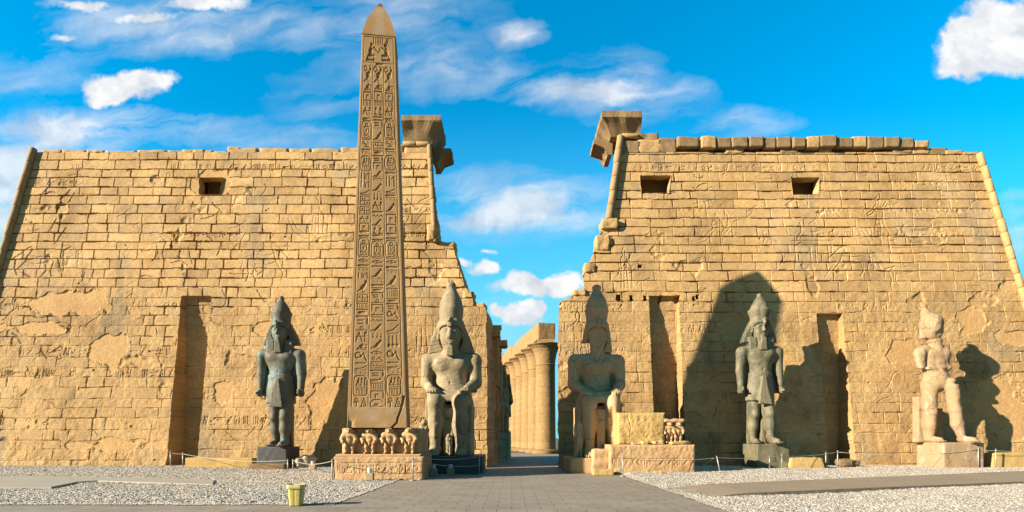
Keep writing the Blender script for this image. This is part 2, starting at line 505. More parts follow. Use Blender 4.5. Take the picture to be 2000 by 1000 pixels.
GL = {   # signs in a unit box: s = stroke, d = disc, o = ring, e = ellipse
    'bird': [('e', .52, .45, .34, .15, 50), ('d', .76, .84, .12), ('s', .3, .25, .05, .08, .09), ('s', .48, .3, .5, .05, .06), ('s', .5, .05, .7, .05, .05), ('s', .84, .82, .96, .76, .05)],
    'falcon': [('e', .55, .45, .32, .17, 55), ('d', .78, .80, .11), ('s', .35, .2, .05, .02, .10), ('s', .5, .25, .55, .0, .07), ('o', .2, .82, .17, .09), ('s', .65, .95, .75, 1., .06), ('s', .25, .62, .5, .3, .06)],
    'bar': [('s', .06, .5, .94, .5, .34)],
    'hook': [('s', .05, .85, .95, .85, .16), ('s', .93, .85, .93, .1, .16), ('s', .15, .45, .6, .45, .12), ('s', .2, .1, .6, .1, .1)],
    'pot': [('o', .5, .5, .30, .14), ('s', .05, .08, .95, .08, .1)],
    'sun': [('o', .22, .7, .18, .1), ('e', .62, .4, .3, .12, -20), ('s', .3, .1, .95, .1, .08), ('s', .8, .75, .6, .9, .06)],
    'dots': [('d', .16, .5, .12), ('d', .5, .5, .12), ('d', .84, .5, .12), ('s', .05, .95, .95, .95, .06)],
    'reeds': [('s', .12, .05, .12, .95, .10), ('s', .42, .05, .42, .95, .08), ('s', .55, .1, .55, .6, .08), ('s', .85, .05, .85, .95, .12), ('s', .85, .95, .62, .75, .08)],
    'snake': [('s', .05, .2, .45, .3, .1), ('s', .45, .3, .95, .85, .1), ('s', .1, .02, .9, .02, .05), ('s', .9, .02, .9, .2, .05)],
    'boxes': [('s', .05, .95, .95, .95, .06), ('s', .05, .5, .95, .5, .06), ('s', .05, .05, .95, .05, .06), ('s', .06, .05, .06, .95, .07), ('s', .5, .05, .5, .95, .07), ('s', .94, .05, .94, .95, .06), ('d', .28, .72, .08), ('d', .72, .28, .08)],
    'house': [('s', .08, .05, .08, .92, .1), ('s', .08, .92, .95, .92, .1), ('s', .93, .92, .93, .05, .12), ('s', .4, .05, .4, .5, .1), ('s', .4, .5, .65, .5, .1)],
    'basket': [('s', .04, .85, .96, .85, .14), ('e', .5, .72, .36, .36, 0), ],
    'eye': [('o', .5, .5, .17, .12), ('s', .05, .5, .5, .85, .09), ('s', .5, .85, .95, .5, .09), ('s', .05, .5, .5, .2, .07), ('s', .5, .2, .95, .5, .07)],
    'ankh': [('o', .25, .72, .15, .09), ('s', .25, .55, .25, .02, .08), ('s', .05, .45, .45, .45, .08), ('s', .78, .95, .58, .03, .07), ('s', .78, .95, .97, .03, .07), ('s', .58, .03, .97, .03, .07), ('s', .78, .5, .78, .05, .06)],
    'spiral': [('o', .26, .68, .2, .11), ('s', .45, .5, .7, .85, .1), ('s', .7, .85, .82, .45, .1), ('s', .82, .45, .95, .3, .1), ('s', .1, .08, .85, .08, .1)],
    'water': [('s', .03, .4, .2, .75, .12), ('s', .2, .75, .35, .3, .12), ('s', .35, .3, .5, .75, .12), ('s', .5, .75, .65, .3, .12), ('s', .65, .3, .8, .75, .12), ('s', .8, .75, .97, .4, .12)],
    'comb': [('s', .05, .95, .95, .95, .08)] + [('s', .1 + .16 * k, .05, .1 + .16 * k, .9, .055) for k in range(6)],
    'lion': [('s', .05, .05, .95, .05, .12), ('e', .4, .4, .36, .2, 0), ('d', .75, .65, .17), ('s', .85, .3, .95, .1, .1), ('s', .1, .3, .02, .7, .06)],
    'man': [('d', .6, .88, .11), ('e', .5, .5, .18, .27, -10), ('s', .5, .3, .9, .3, .12), ('s', .88, .3, .88, .03, .1), ('s', .2, .08, .9, .05, .1), ('s', .55, .6, .95, .75, .07), ('s', .3, .3, .15, .05, .12)],
    'arm': [('s', .05, .55, .75, .55, .14), ('s', .75, .55, .95, .75, .12), ('s', .1, .15, .9, .15, .1), ('d', .3, .85, .08)],
    'arc': [('e', .5, .3, .35, .3, 0), ('s', .05, .9, .95, .9, .12)],
    'loop': [('s', .06, .05, .06, .6, .11), ('s', .06, .6, .25, .92, .11), ('s', .25, .92, .75, .92, .11), ('s', .75, .92, .94, .75, .11), ('e', .5, .33, .16, .11, 0), ('s', .06, .05, .95, .05, .1)],
    'legs': [('s', .3, .95, .05, .05, .1), ('s', .3, .95, .55, .05, .1), ('s', .75, .95, .75, .05, .09), ('s', .05, .5, .9, .55, .07), ('d', .85, .9, .1)],
    'vase': [('s', .2, .95, .2, .3, .07), ('d', .2, .2, .13), ('s', .5, .95, .5, .3, .07), ('d', .5, .2, .13), ('s', .8, .95, .8, .3, .07), ('d', .8, .2, .13)],
    'pair': [('s', .2, .05, .2, .9, .13), ('d', .3, .8, .12), ('s', .12, .05, .4, .05, .1), ('s', .7, .05, .7, .9, .13), ('d', .8, .8, .12), ('s', .6, .05, .95, .05, .1)],
}
GL['cart1'] = [('sun', .1, .66, .9, .92), ('pair', .15, .34, .85, .64), ('comb', .15, .08, .85, .3)]
GL['cart2'] = [('pot', .15, .66, .85, .94), ('reeds', .15, .38, .85, .66), ('spiral', .12, .08, .88, .36)]
GL['cart3'] = [('man', .1, .5, .55, .94), ('pair', .5, .5, .95, .94), ('water', .1, .36, .9, .48), ('comb', .15, .06, .85, .34)]


def glyph(rf, name, x0, y0, x1, y1, depth):
    W, H = x1 - x0, y1 - y0
    fl = 1 if W > 0 else -1
    if name.startswith('cart'):
        rf.rrect(x0, y0, x1, y1, min(W, H) * .3, min(W, H) * .085, depth * .8)
        for n, a, b, c, d in GL[name]:
            glyph(rf, n, x0 + a * W, y0 + b * H, x0 + c * W, y0 + d * H, depth)
        return
    mn = min(abs(W), H)
    sw = math.sqrt(abs(W) * H) * .9
    for g in GL[name]:
        if g[0] == 's': rf.seg((x0 + g[1] * W, y0 + g[2] * H), (x0 + g[3] * W, y0 + g[4] * H), g[5] * min(sw, mn * 1.5), depth)
        elif g[0] == 'd': rf.ell((x0 + g[1] * W, y0 + g[2] * H), g[3] * mn * 1.1, g[3] * mn * 1.1, 0, depth)
        elif g[0] == 'o': rf.ell((x0 + g[1] * W, y0 + g[2] * H), g[3] * mn * 1.1, g[3] * mn * 1.1, 0, depth, g[4] * mn)
        else: rf.ell((x0 + g[1] * W, y0 + g[2] * H), g[3] * abs(W), g[4] * min(H, abs(W) * 1.4), fl * R(g[5]), depth)


FIG = {   # large engraved figures, outlines in a unit box
    'king': [[(.45, .98), (.52, 1.0), (.6, .95), (.6, .86), (.55, .82), (.57, .78), (.72, .74), (.75, .55), (.68, .42), (.72, .3), (.95, .02)], [(.45, .98), (.42, .9), (.46, .82), (.32, .75), (.35, .55), (.4, .42), (.3, .25), (.2, .0)],
             [(.32, .75), (.15, .62), (-.1, .55)], [(.36, .68), (.2, .55), (-.05, .5)], [(.72, .72), (.95, .9)], [(.75, .66), (1.0, .82)], [(.4, .42), (.68, .42)], [(.33, .28), (.6, .28)], [(.6, .28), (.5, .0)], [(.42, .9), (.6, .9)]],
    'horse': [[(.0, .6), (.15, .75), (.3, .95), (.4, 1.0), (.45, .9), (.35, .7), (.6, .65), (.85, .68), (1.0, .5), (.95, .2), (1.0, .0)], [(.35, .7), (.3, .5), (.1, .2), (.15, .05)], [(.3, .5), (.55, .42), (.8, .45), (.85, .2), (.75, .0)], [(.85, .68), (1.1, .6), (1.15, .3)]],
    'arc': [[(0, 0), (.1, .35), (.3, .65), (.6, .85), (1., 1.)], [(.08, 0), (.2, .35), (.4, .6), (.7, .75), (1.05, .88)]],
    'wheel': [[(.5 + .5 * math.cos(a), .5 + .5 * math.sin(a)) for a in np.linspace(0, 6.28, 17)], [(0, .5), (1, .5)], [(.5, 0), (.5, 1)], [(.9, .6), (1.5, .9), (2.2, .8)]],
    'gate': [[(0, 0), (0, .8), (.3, 1), (.6, .8), (.6, 0)], [(.8, 0), (.8, .85), (1.3, .85), (1.3, 0)], [(-.1, 1.05), (1.5, 1.05)]],
    'prow': [[(0, .9), (.2, .4), (.6, .1), (1.2, .05), (1.8, .1), (2.2, .35), (2.4, .8)], [(.1, .95), (.3, .5), (.7, .25), (1.7, .25)], [(.7, .25), (.7, .7), (1.3, .7), (1.3, .25)]],
    'god': [[(.5, 1.0), (.4, .9), (.45, .8), (.3, .74), (.33, .5), (.28, .02)], [(.5, 1.0), (.62, .9), (.56, .8), (.72, .74), (.66, .5), (.75, .02)], [(.33, .5), (.66, .5)], [(.72, .72), (1.0, .5), (1.0, .02)], [(.5, .45), (.5, .02)], [(.93, .55), (1.07, .55)]],
}


def draw_fig(rf, name, x, z, wd, ht, lw, depth, flip=False):
    for pl in FIG[name]:
        rf.line([(x + ((wd - px * wd) if flip else px * wd), z + pz * ht) for px, pz in pl], lw, depth)


# ------------------------------------------------------------------ masonry height field
def masonry(U, V, seed, course=0.80, lo_v=13.5, joint=1.0):
    """returns (relief outward, tint) of coursed blocks; lower courses are worn and partly rendered over"""
    rg = np.random.default_rng(seed)
    Uw = U + 0.05 * vnoise(U, V, 1.1, seed + 1) + 0.02 * vnoise(U, V, 0.3, seed + 3)
    Vw = V + 0.10 * vnoise(U, V, 2.2, seed + 2) + 0.035 * vnoise(U, V, 0.35, seed + 4)
    zc = [-1.2]
    while zc[-1] < V.max() + 2: zc.append(zc[-1] + course * rg.uniform(.86, 1.16))
    zc = np.array(zc)
    ci = np.searchsorted(zc, Vw) - 1
    dz = np.minimum(Vw - zc[ci], zc[np.minimum(ci + 1, len(zc) - 1)] - Vw)
    dx = np.full(U.shape, 9.0)
    bid = np.zeros(U.shape, int)
    umin, umax = U.min() - 3, U.max() + 3
    for c in range(ci.min(), ci.max() + 1):
        m = ci == c
        if not m.any(): continue
        js = [umin + rg.uniform(0, 2)]
        while js[-1] < umax: js.append(js[-1] + rg.choice([rg.uniform(.8, 1.3), rg.uniform(1.4, 2.1), rg.uniform(1.9, 2.9)], p=[.2, .48, .32]))
        js = np.array(js)
        uu = Uw[m]
        k = np.clip(np.searchsorted(js, uu) - 1, 0, len(js) - 2)
        dx[m] = np.minimum(uu - js[k], js[k + 1] - uu)
        bid[m] = c * 977 + k
    bid = bid - bid.min()
    nb = bid.max() + 1
    boff = rg.normal(0, .013, nb)[bid]
    btone = rg.normal(0, 1.0, nb)[bid]
    bhue = rg.normal(0, 1.0, nb)[bid]
    up = sstep(lo_v - 1.5, lo_v + 2.5, V + 2.5 * vnoise(U, V, 5, seed + 5))
    worn = np.clip(fbm(U, V, 3.0, seed + 6) * 2.2 + 0.5, 0, 1)          # where joints have opened
    chip = np.clip(fbm(U, V, 0.9, seed + 8, 3) * 2.4 + 0.35, 0, 1)
    jh = joint * (0.10 + 0.40 * worn * chip) * (0.22 + 0.78 * up)
    jv = joint * (0.07 + 0.36 * worn * chip) * (0.22 + 0.78 * up)
    wd = 0.029 + 0.022 * worn * np.clip(chip - .25, 0, 1)
    h = boff * (0.5 + 0.5 * up)
    h = h - jh * np.exp(-(dz / wd) ** 4) - jv * np.exp(-(dx / (wd * .85)) ** 4)
    edge = np.minimum(dx, dz)
    h = h - 0.006 * np.exp(-edge / 0.07) * (0.3 + worn)
    h = h + 0.018 * fbm(U, V, 1.8, seed + 9, 3) + 0.024 * fbm(U, V, 0.35, seed + 10, 3) * (1.4 - 1.05 * up)
    pit = np.clip(fbm(U, V, 0.5, seed + 11, 2) - 0.60, 0, 1)
    h = h - np.minimum(pit * 1.4, 0.18)
    loss = np.clip(fbm(U, V, 2.6, seed + 12, 4) - 0.44, 0, 0.4)            # flaked-off skin
    h = h - np.minimum(loss * 1.2, 0.11)
    tone = 1 + 0.085 * btone * (0.5 + .5 * up) + 0.22 * fbm(U, V, 4.5, seed + 13, 4) + 0.16 * fbm(U, V, 0.6, seed + 14, 4) + 0.13 * fbm(U, V, 0.2, seed + 18, 2)
    tone = tone * (0.90 + 0.10 * up)
    tint = np.stack([tone, tone * (1 + 0.012 * bhue), tone * (1 + 0.035 * bhue)], -1)
    salt = np.clip(fbm(U, V * 0.6, 2.2, seed + 15, 5) * 2.1 - 0.60, 0, .8)[..., None] * up[..., None]
    tint = tint * (1 - salt) + salt * np.array([1.04, 1.14, 1.55])
    dirt = np.clip(fbm(U, V * 0.5, 1.8, seed + 16, 4) * 2.6 - 0.6, 0, 1)[..., None] * 0.65
    tint = tint * (1 - dirt * np.array([.45, .48, .5]))
    grey = np.clip(fbm(U, V * .7, 2.8, seed + 19, 5) * 2.4 - 0.55, 0, .75)[..., None]
    tint = tint * (1 - grey) + grey * tint.mean(-1, keepdims=True) * np.array([.70, .80, 1.05])
    return h, np.clip(tint, .25, 1.7), up, dx, dz


def patch_mask(U, V, x, z, rx, rz, seed):
    q = np.hypot((U - x) / rx, (V - z) / rz) + 1.1 * fbm(U, V, 1.4, seed, 4)
    return sstep(1.08, 0.95, q)


def wall_decor(rf, x0, x1, z0, z1, seed, figs):
    """registers of small signs and big engraved scenes"""
    rg = random.Random(seed)
    keys = ['bird', 'bar', 'reeds', 'snake', 'boxes', 'house', 'arm', 'man', 'legs', 'vase', 'water', 'lion', 'arc', 'pot']
    for zz, hh, dens in [(z1 - 1.7, .6, .75), (z1 - 3.0, .5, .4), (z1 - 5.4, .45, .3), (z1 - 7.6, .5, .5), (12.6, .75, .6), (10.6, .7, .5), (8.8, .7, .45), (7.0, .75, .45), (5.2, .7, .4), (3.3, .7, .4)]:
        x = x0
        on = True
        while x < x1:
            if rg.random() < .12: on = rg.random() < dens
            if on: glyph(rf, rg.choice(keys), x, zz + rg.uniform(-.05, .05), x + hh * rg.uniform(.5, .8), zz + hh, rg.uniform(.03, .09))
            x += hh * rg.uniform(.8, 1.1)
    for n, x, z, wd, ht, fl in figs:
        draw_fig(rf, n, x, z, wd, ht, .085, .055, fl)
    for k in range(int((x1 - x0) * 5)):
        x, z = rg.uniform(x0, x1), rg.uniform(2, z1 - 2)
        L, a = rg.uniform(.5, 1.6), rg.uniform(-1.2, 1.2)
        pts = []
        for j in range(6):
            pts.append((x, z))
            x += math.cos(a) * L / 5
            z += math.sin(a) * L / 5
            a += rg.uniform(-.5, .5)
        rf.line(pts, rg.uniform(.05, .08), rg.uniform(.03, .085))


def pylon(name, left_px, right_px, top_px, seed, depth, niches, windows, patches, holes, figs, label, res=0.05, inner='R', side_slots=()):
    LP = sorted([(wallp(*p).z, wallp(*p).x) for p in left_px])
    RP = sorted([(wallp(*p).z, wallp(*p).x) for p in right_px])
    ztop = wallp(CX, top_px).z
    nz = int(ztop / res) + 1
    Z = np.linspace(-0.4, ztop, nz)
    XL = np.interp(Z, [p[0] for p in LP], [p[1] for p in LP])
    XR = np.interp(Z, [p[0] for p in RP], [p[1] for p in RP])
    rag = 0.10 * vnoise(Z, Z * 0, 0.5, seed + 77) + .06 * vnoise(Z, Z * 0, .15, seed + 78)
    if inner == 'R': XR = XR + rag
    else: XL = XL + rag
    nx = int((XR - XL).max() / res) + 1
    u = np.linspace(0, 1, nx)
    U = XL[:, None] * (1 - u) + XR[:, None] * u
    V = np.repeat(Z[:, None], nx, 1)
    h, tint, up, dx, dz = masonry(U, V, seed)
    rf = Relief(U.min(), U.max(), 0, ztop, 0.05)
    wall_decor(rf, U.min(), U.max(), 0, ztop, seed, figs)
    iu = np.clip(((U - rf.u0) / rf.res).astype(int), 0, rf.H.shape[1] - 1)
    iv = np.clip(((V - rf.v0) / rf.res).astype(int), 0, rf.H.shape[0] - 1)
    fade = np.clip(fbm(U, V, 4.0, seed + 40, 3) * 2 + .75, .1, 1)
    h = h + rf.H[iv, iu] * fade
    for k, (px, py, rx, ry) in enumerate(patches):
        c = wallp(px, py)
        m = patch_mask(U, V, c.x, c.z, rx / F * c.y, ry / F * c.y, seed + 50 + k)
        h = h * (1 - m) + m * (-0.07 + 0.02 * fbm(U, V, .8, seed + 60, 3))
        m3 = (m * .9)[..., None]
        tint = tint * (1 - m3) + m3 * np.array([1.02, .97, .92]) * (1 + .12 * fbm(U, V, 1.2, seed + 61, 3))[..., None]
    low = np.clip(1 - V / 2.2, 0, 1)
    h = h + low * 0.12 * fbm(U, V, .9, seed + 70, 4)
    for px, py, w_, h_ in holes:
        c = wallp(px, py)
        q = np.maximum(np.abs(U - c.x) / (w_ / F * c.y / 2), np.abs(V - c.z) / (h_ / F * c.y / 2)) + .3 * vnoise(U, V, .25, seed + 71)
        h = np.where(q < 1, h - 0.7, h)
    Y = D0 + BAT * V - h
    for x0, x1, zt, yb in niches:
        j = 0.06 * vnoise(U, V, .5, seed + 80)
        ins = (U + j > x0) & (U + j < x1) & (V < zt)
        nh, nt, *_ = masonry(U, V, seed + 300, joint=.7)
        Y = np.where(ins, np.maximum(yb - nh, Y), Y)
    hole_m = np.zeros(U.shape, bool)
    reveals = []
    for px0, py0, px1, py1, dp in windows:
        a, b = wallp(px0, py1), wallp(px1, py0)
        sl = (V - a.z) / (b.z - a.z)
        jx = .12 * vnoise(U, V, .6, seed + 90)
        ins = (U + jx > a.x + (1 - sl) * .12) & (U + jx < b.x - (1 - sl) * .25) & (V > a.z) & (V < b.z)
        hole_m |= ins
        reveals.append((a, b, dp))
    P = np.stack([U, Y, V], -1)
    B = Build()
    q = gridq(nz, nx)
    hm = hole_m.ravel()
    B.add(P.reshape(-1, 3), q[~hm[q].all(1)], tint.reshape(-1, 3))
    dark_boxes = []
    for a, b, dp in reveals:                       # rough openings through the thickness of the face into the added dark box
        s_ = [np.array(v) for v in ((a.x + .10, a.z), (b.x - .22, a.z), (b.x - .03, b.z), (a.x + .02, b.z))]
        rows = []
        for k in range(9):
            d_ = -.05 + dp * k / 8
            ring = []
            for m_ in range(4):
                for t_ in np.linspace(0, 1, 12, endpoint=False):
                    x_, z_ = s_[m_] * (1 - t_) + s_[(m_ + 1) % 4] * t_
                    ring.append((x_, D0 + BAT * z_ + d_, z_))
            ring.append(ring[0])
            rows.append(ring)
        RP_ = np.array(rows)
        RP_ += (wob3(RP_, .5, seed + 3) * .03)[..., None]
        B.grid(RP_, flip=True)
        cx_, cz_ = (a.x + b.x) / 2, (a.z + b.z) / 2
        dark_boxes.append(((cx_, D0 + BAT * cz_ + dp + 1.45, cz_), ((b.x - a.x) / 2 + .5, 1.5, 1.8)))
    root = empty(name, (0, 0, 0), label, 'temple pylon')
    body = B
    # sides and top: carried back from the border of the face
    yb = D0 + depth
    ns = int(depth / .16)
    for side in ('L', 'R'):
        fr = P[:, 0 if side == 'L' else -1].copy()
        t = np.linspace(0, 1, ns)
        slant = (0.089 if inner == side or True else 0) * depth
        S = fr[:, None, :] * (1 - t)[None, :, None] + np.stack([fr[:, 0] + slant + (0.03 * Z if side == 'L' else -.03 * Z), np.full(nz, yb) - BAT * .6 * Z + 0 * Z, Z], -1)[:, None, :] * t[None, :, None]
        hh, tt, *_ = masonry(S[..., 1], S[..., 2], seed + (5 if side == 'L' else 6) * 31)
        ramp_ = np.clip(t * 12, 0, 1)[None, :]
        for a_, b_, c_, d_ in side_slots if side == inner else []:
            hh = np.where((S[..., 1] > a_) & (S[..., 1] < b_) & (S[..., 2] > c_) & (S[..., 2] < d_), -.9, hh)
        S[..., 0] += hh * ramp_ * (1 if side == 'R' else -1)
        body.grid(S, flip=(side == 'L'), col=tt)
        if side == 'L': back_l = S[:, -1]
        else: back_r = S[:, -1]
    top = np.stack([P[-1], back_l[-1][None, :] * (1 - u)[:, None] + back_r[-1][None, :] * u[:, None]], 0)
    body.grid(top)
    body.grid(np.stack([back_l, back_r], 1), flip=True)
    body.obj('wall', M_SAND, root)
    for c_, h_ in dark_boxes:                           # added box behind each opening, shade put into its near-black colour
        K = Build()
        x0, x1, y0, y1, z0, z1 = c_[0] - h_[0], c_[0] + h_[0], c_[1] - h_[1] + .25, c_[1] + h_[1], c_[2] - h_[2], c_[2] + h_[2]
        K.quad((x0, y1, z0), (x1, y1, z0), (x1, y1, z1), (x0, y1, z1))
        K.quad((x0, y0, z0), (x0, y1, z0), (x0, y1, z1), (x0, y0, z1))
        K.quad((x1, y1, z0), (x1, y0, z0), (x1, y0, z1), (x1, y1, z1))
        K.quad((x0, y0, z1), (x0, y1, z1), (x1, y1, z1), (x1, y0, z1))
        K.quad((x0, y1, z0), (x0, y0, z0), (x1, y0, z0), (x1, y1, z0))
        K.obj('opening_dark_box', M_OPENING_DARK, root)
    return root, (Z, XL, XR, ztop)


def torus_mould(root, pts_px, rad, seed, off=0.1, mat=None):
    """the round corner moulding, one drum per course"""
    rg = random.Random(seed)
    P = [wallp(*p) for p in pts_px]
    B = Build()
    for a, b in zip(P[:-1], P[1:]):
        L = (b - a).length
        n = max(1, round(L / 1.25))
        for k in range(n):
            p0, p1 = a.lerp(b, k / n), a.lerp(b, (k + 1) / n)
            g = (p1 - p0).normalized() * .012
            o = Vector((rg.uniform(-.02, .02), off * -1 + rg.uniform(-.02, .02), 0))
            r = rad * rg.uniform(.96, 1.04)
            B.tube([p0 + o + g, p0 + o + g * 4, p0.lerp(p1, .5) + o, p1 + o - g * 4, p1 + o - g], [r * .9, r, r * rg.uniform(.97, 1.02), r, r * .9], 14)
    return B.obj('corner_moulding', mat or M_SAND, root, smooth=True)


def rock(w_, d_, h_, seed, rad=.08, wob=.04, n=9, scale=.5, taper=0.0):
    """worn block: rounded box with noise, base on z = 0"""
    B = []
    t = np.linspace(-1, 1, n)
    hsz = np.array([w_ / 2, d_ / 2, h_ / 2])
    rad = min(rad, min(hsz) * .9)
    V_, Q_ = [], []
    off = 0
    for ax in range(3):
        for sg in (-1, 1):
            a, b = np.meshgrid(t, t, indexing='ij')
            p = np.zeros((n, n, 3))
            p[..., ax] = sg
            p[..., (ax + 1) % 3] = a
            p[..., (ax + 2) % 3] = b
            V_.append(p.reshape(-1, 3))
            Q_.append(gridq(n, n, off, flip=(sg > 0)) [:, ::-1])
            off += n * n
    q = np.concatenate(V_) * hsz
    inn = np.clip(q, -(hsz - rad), hsz - rad)
    d = q - inn
    L = np.linalg.norm(d, axis=1, keepdims=True)
    p = np.where(L > 1e-6, inn + d / np.maximum(L, 1e-6) * rad, q)
    nrm = q / hsz
    nrm = nrm / np.linalg.norm(nrm, axis=1, keepdims=True)
    p = p + nrm * (wob3(p, scale, seed)[:, None] * wob + wob3(p, scale * .3, seed + 1)[:, None] * wob * .35)
    p[:, :2] *= (1 - taper * (p[:, 2:3] / h_ + .5))
    p[:, 2] += h_ / 2
    return p, np.concatenate(Q_)


def rock_obj(name, mat, parent=None, loc=(0, 0, 0), rz=0.0, smooth=True, **kw):
    v, q = rock(**kw)
    o = link(name, npmesh(name, v, q, smooth), mat, parent, loc)
    o.rotation_euler = (0, 0, rz)
    bm = bmesh.new()
    bm.from_mesh(o.data)
    bmesh.ops.remove_doubles(bm, verts=bm.verts, dist=1e-4)
    bmesh.ops.recalc_face_normals(bm, faces=bm.faces)
    bm.to_mesh(o.data)
    bm.free()
    if 'tint' not in o.data.color_attributes:
        o.data.color_attributes.new('tint', 'FLOAT_COLOR', 'POINT')
    o.data.color_attributes['tint'].data.foreach_set('color', np.ones(len(o.data.vertices) * 4, dtype=np.float32))
    return o


# ================================================================== SETTING: ground
def sheet(name, pts, z, mat, thick=0.0, kind='structure', parent=None):
    bm = bmesh.new()
    vs = [bm.verts.new((p[0], p[1], z)) for p in pts]
    f = bm.faces.new(vs)
    if f.normal.z < 0: bmesh.ops.reverse_faces(bm, faces=[f])
    f.normal_update()
    if f.normal.z < 0: f.normal_flip()
    if thick:
        ex = bmesh.ops.extrude_face_region(bm, geom=[f])
        for v in [g for g in ex['geom'] if isinstance(g, bmesh.types.BMVert)]: v.co.z -= thick
        bmesh.ops.recalc_face_normals(bm, faces=bm.faces)
    me = bpy.data.meshes.new(name)
    bm.to_mesh(me)
    bm.free()
    return tag(link(name, me, mat, parent), kind=kind)


sheet('ground', [(-1500, -300), (1500, -300), (1500, 2500), (-1500, 2500)], -0.06, M_EARTH)


def gravel_sheet(name, x0, x1, y0, y1, z0, z1, seed, cut=None):
    """loose chippings: a fine grid with real unevenness, rising gently to the wall foot"""
    res = 0.07
    xs = np.arange(x0, x1 + res, res)
    ys = np.arange(y0, y1 + res, res)
    X, Y = np.meshgrid(xs, ys)
    rg = np.random.default_rng(seed)
    Zb = z0 + (z1 - z0) * sstep(y0 + 8, y1 - 3, Y) + 0.05 * fbm(X, Y, 5, seed, 3)
    Z = Zb + rg.normal(0, .012, X.shape) + 0.03 * fbm(X, Y, .3, seed + 4, 2)
    e = np.minimum(np.minimum(X - x0, x1 - X) / .5, (Y - y0) / .4)
    Z = np.where(e < 1, Z * np.clip(e, 0, 1) + (1 - np.clip(e, 0, 1)) * 0.012, Z)
    ex = np.where(X > (x0 + x1) / 2, np.clip(1 - (x1 - X) / .6, 0, 1), np.clip(1 - (X - x0) / .6, 0, 1))
    X = X + ex * (.16 * vnoise(Y, Y * 0, .7, seed + 8) + .10 * vnoise(Y, Y * 0, .15, seed + 9))
    ey = np.clip(1 - (Y - y0) / .6, 0, 1)
    Y = Y + ey * (.16 * vnoise(X, X * 0, .7, seed + 10) + .10 * vnoise(X, X * 0, .15, seed + 11))
    B = Build()
    B.grid(np.stack([X, Y, Z], -1))
    return tag(B.obj(name, M_GRAVEL, smooth=False), kind='structure')


sheet('walkway', [(-6.2, 2), (6.8, 2), (6.8, 36.5), (-6.2, 36.5)], -0.008, M_PAVE)
sheet('forecourt_pavement', [(-60, 2), (-6.2, 2), (-6.2, 19.2), (-60, 19.2)], -0.012, M_PAVE)
sheet('passage_floor', [(-4.5, 36.5), (7, 36.5), (14, 84), (-4, 84)], -0.012, M_PAVE)
gravel_sheet('gravel', -46, -6.12, 19.12, 43.6, 0.02, 0.16, 5)
gravel_sheet('gravel', 6.72, 42, 13.0, 43.6, 0.02, 0.16, 6)
# raised stone path crossing the right gravel
pr = [ground(1352, 968, .12), ground(2000, 942, .12), ground(2300, 929, .12), ground(2300, 906, .12), ground(2000, 919, .12), ground(1300, 948, .12)]
pr[0].x = pr[-1].x = 6.82
B = Build()
P = np.zeros((12, 60, 3))
for j, t in enumerate(np.linspace(0, 1, 60) ** 1.8):
    near = np.array([6.9, pr[0].y]) * (1 - t) + np.array([pr[2].x, pr[2].y]) * t
    far = np.array([6.9, pr[5].y]) * (1 - t) + np.array([pr[3].x, pr[3].y]) * t
    for i in range(12):
        s_ = max(0.0, (i - 1) / 10) if i < 11 else 1.0
        x_, y_ = near * (1 - s_) + far * s_
        zt_ = .125 * float(sstep(6.9, 9.5, x_)) + .02 + .012 * float(vnoise(x_, y_, .8, 5))
        if i == 0: y_ += .01 * math.sin(j * 2.1)
        P[i, j] = (x_, y_ + (.05 * float(vnoise(x_, 0.0, .6, 9)) if i < 2 else 0), zt_ if 0 < i < 11 else -.05)
B.grid(P)
tag(B.obj('stone_path', M_KERB), kind='structure')
pl = [ground(x, y, .08) for x, y in [(-260, 951), (100, 951), (150, 941), (190, 938.5), (415, 946), (418, 937), (190, 930), (-260, 929)]]
sheet('concrete_path', [(p.x, p.y) for p in pl], 0.085, M_CONC, .15)

# ================================================================== SETTING: the two towers
LN = [(wallp(355, 578).x, wallp(412, 578).x, wallp(355, 578).z, 45.55)]
RN = [(wallp(1268, 578).x, wallp(1325, 578).x, wallp(1268, 578).z, 45.5), (wallp(1595, 612).x, wallp(1645, 612).x, wallp(1595, 612).z, 45.35)]


def F_(name, px, py, wpx, hpx, flip=False):
    a = wallp(px, py + hpx)
    k = a.y / F
    return (name, a.x, a.z, wpx * k, hpx * k, flip)


LW_EDGE = [(62, 293), (-6, 520), (-126, 925)]
lroot, linfo = pylon('pylon_tower', LW_EDGE, [(838, 250), (838, 290), (852, 470), (853, 479), (886, 482), (890, 500), (903, 540), (906, 560), (921, 572), (925, 597), (949, 601), (951, 700), (951, 925)], 297, 21, 8.0, LN,
                     [(386, 347, 437, 380, .9)],
                     [(416, 357, 42, 24), (215, 690, 36, 26), (120, 590, 70, 22), (60, 640, 60, 12), (640, 780, 36, 45), (200, 870, 80, 14), (520, 640, 24, 12), (440, 760, 22, 20)],
                     [(690, 590, 6, 5), (560, 610, 5, 4)],
                     [F_('king', 150, 440, 50, 110), F_('horse', 230, 430, 90, 80), F_('horse', 480, 470, 80, 80, True), F_('prow', 560, 420, 60, 50), F_('god', 800, 560, 45, 130), F_('god', 850, 640, 45, 130),
                      F_('king', 900, 620, 40, 120), F_('gate', 120, 480, 50, 40), F_('horse', 20, 480, 80, 60), F_('god', 600, 380, 30, 80), F_('king', 300, 330, 40, 90), ],
                     'left sandstone tower of the temple gate, plain top edge and one square window opening', inner='R', side_slots=[(47.0, 47.7, 5.5, 9.8), (48.8, 49.4, 6.5, 10.2), (49.2, 50.2, 2.0, 4.6)])
RW_EDGE = [(1917, 300), (2006, 590), (2108, 925)]
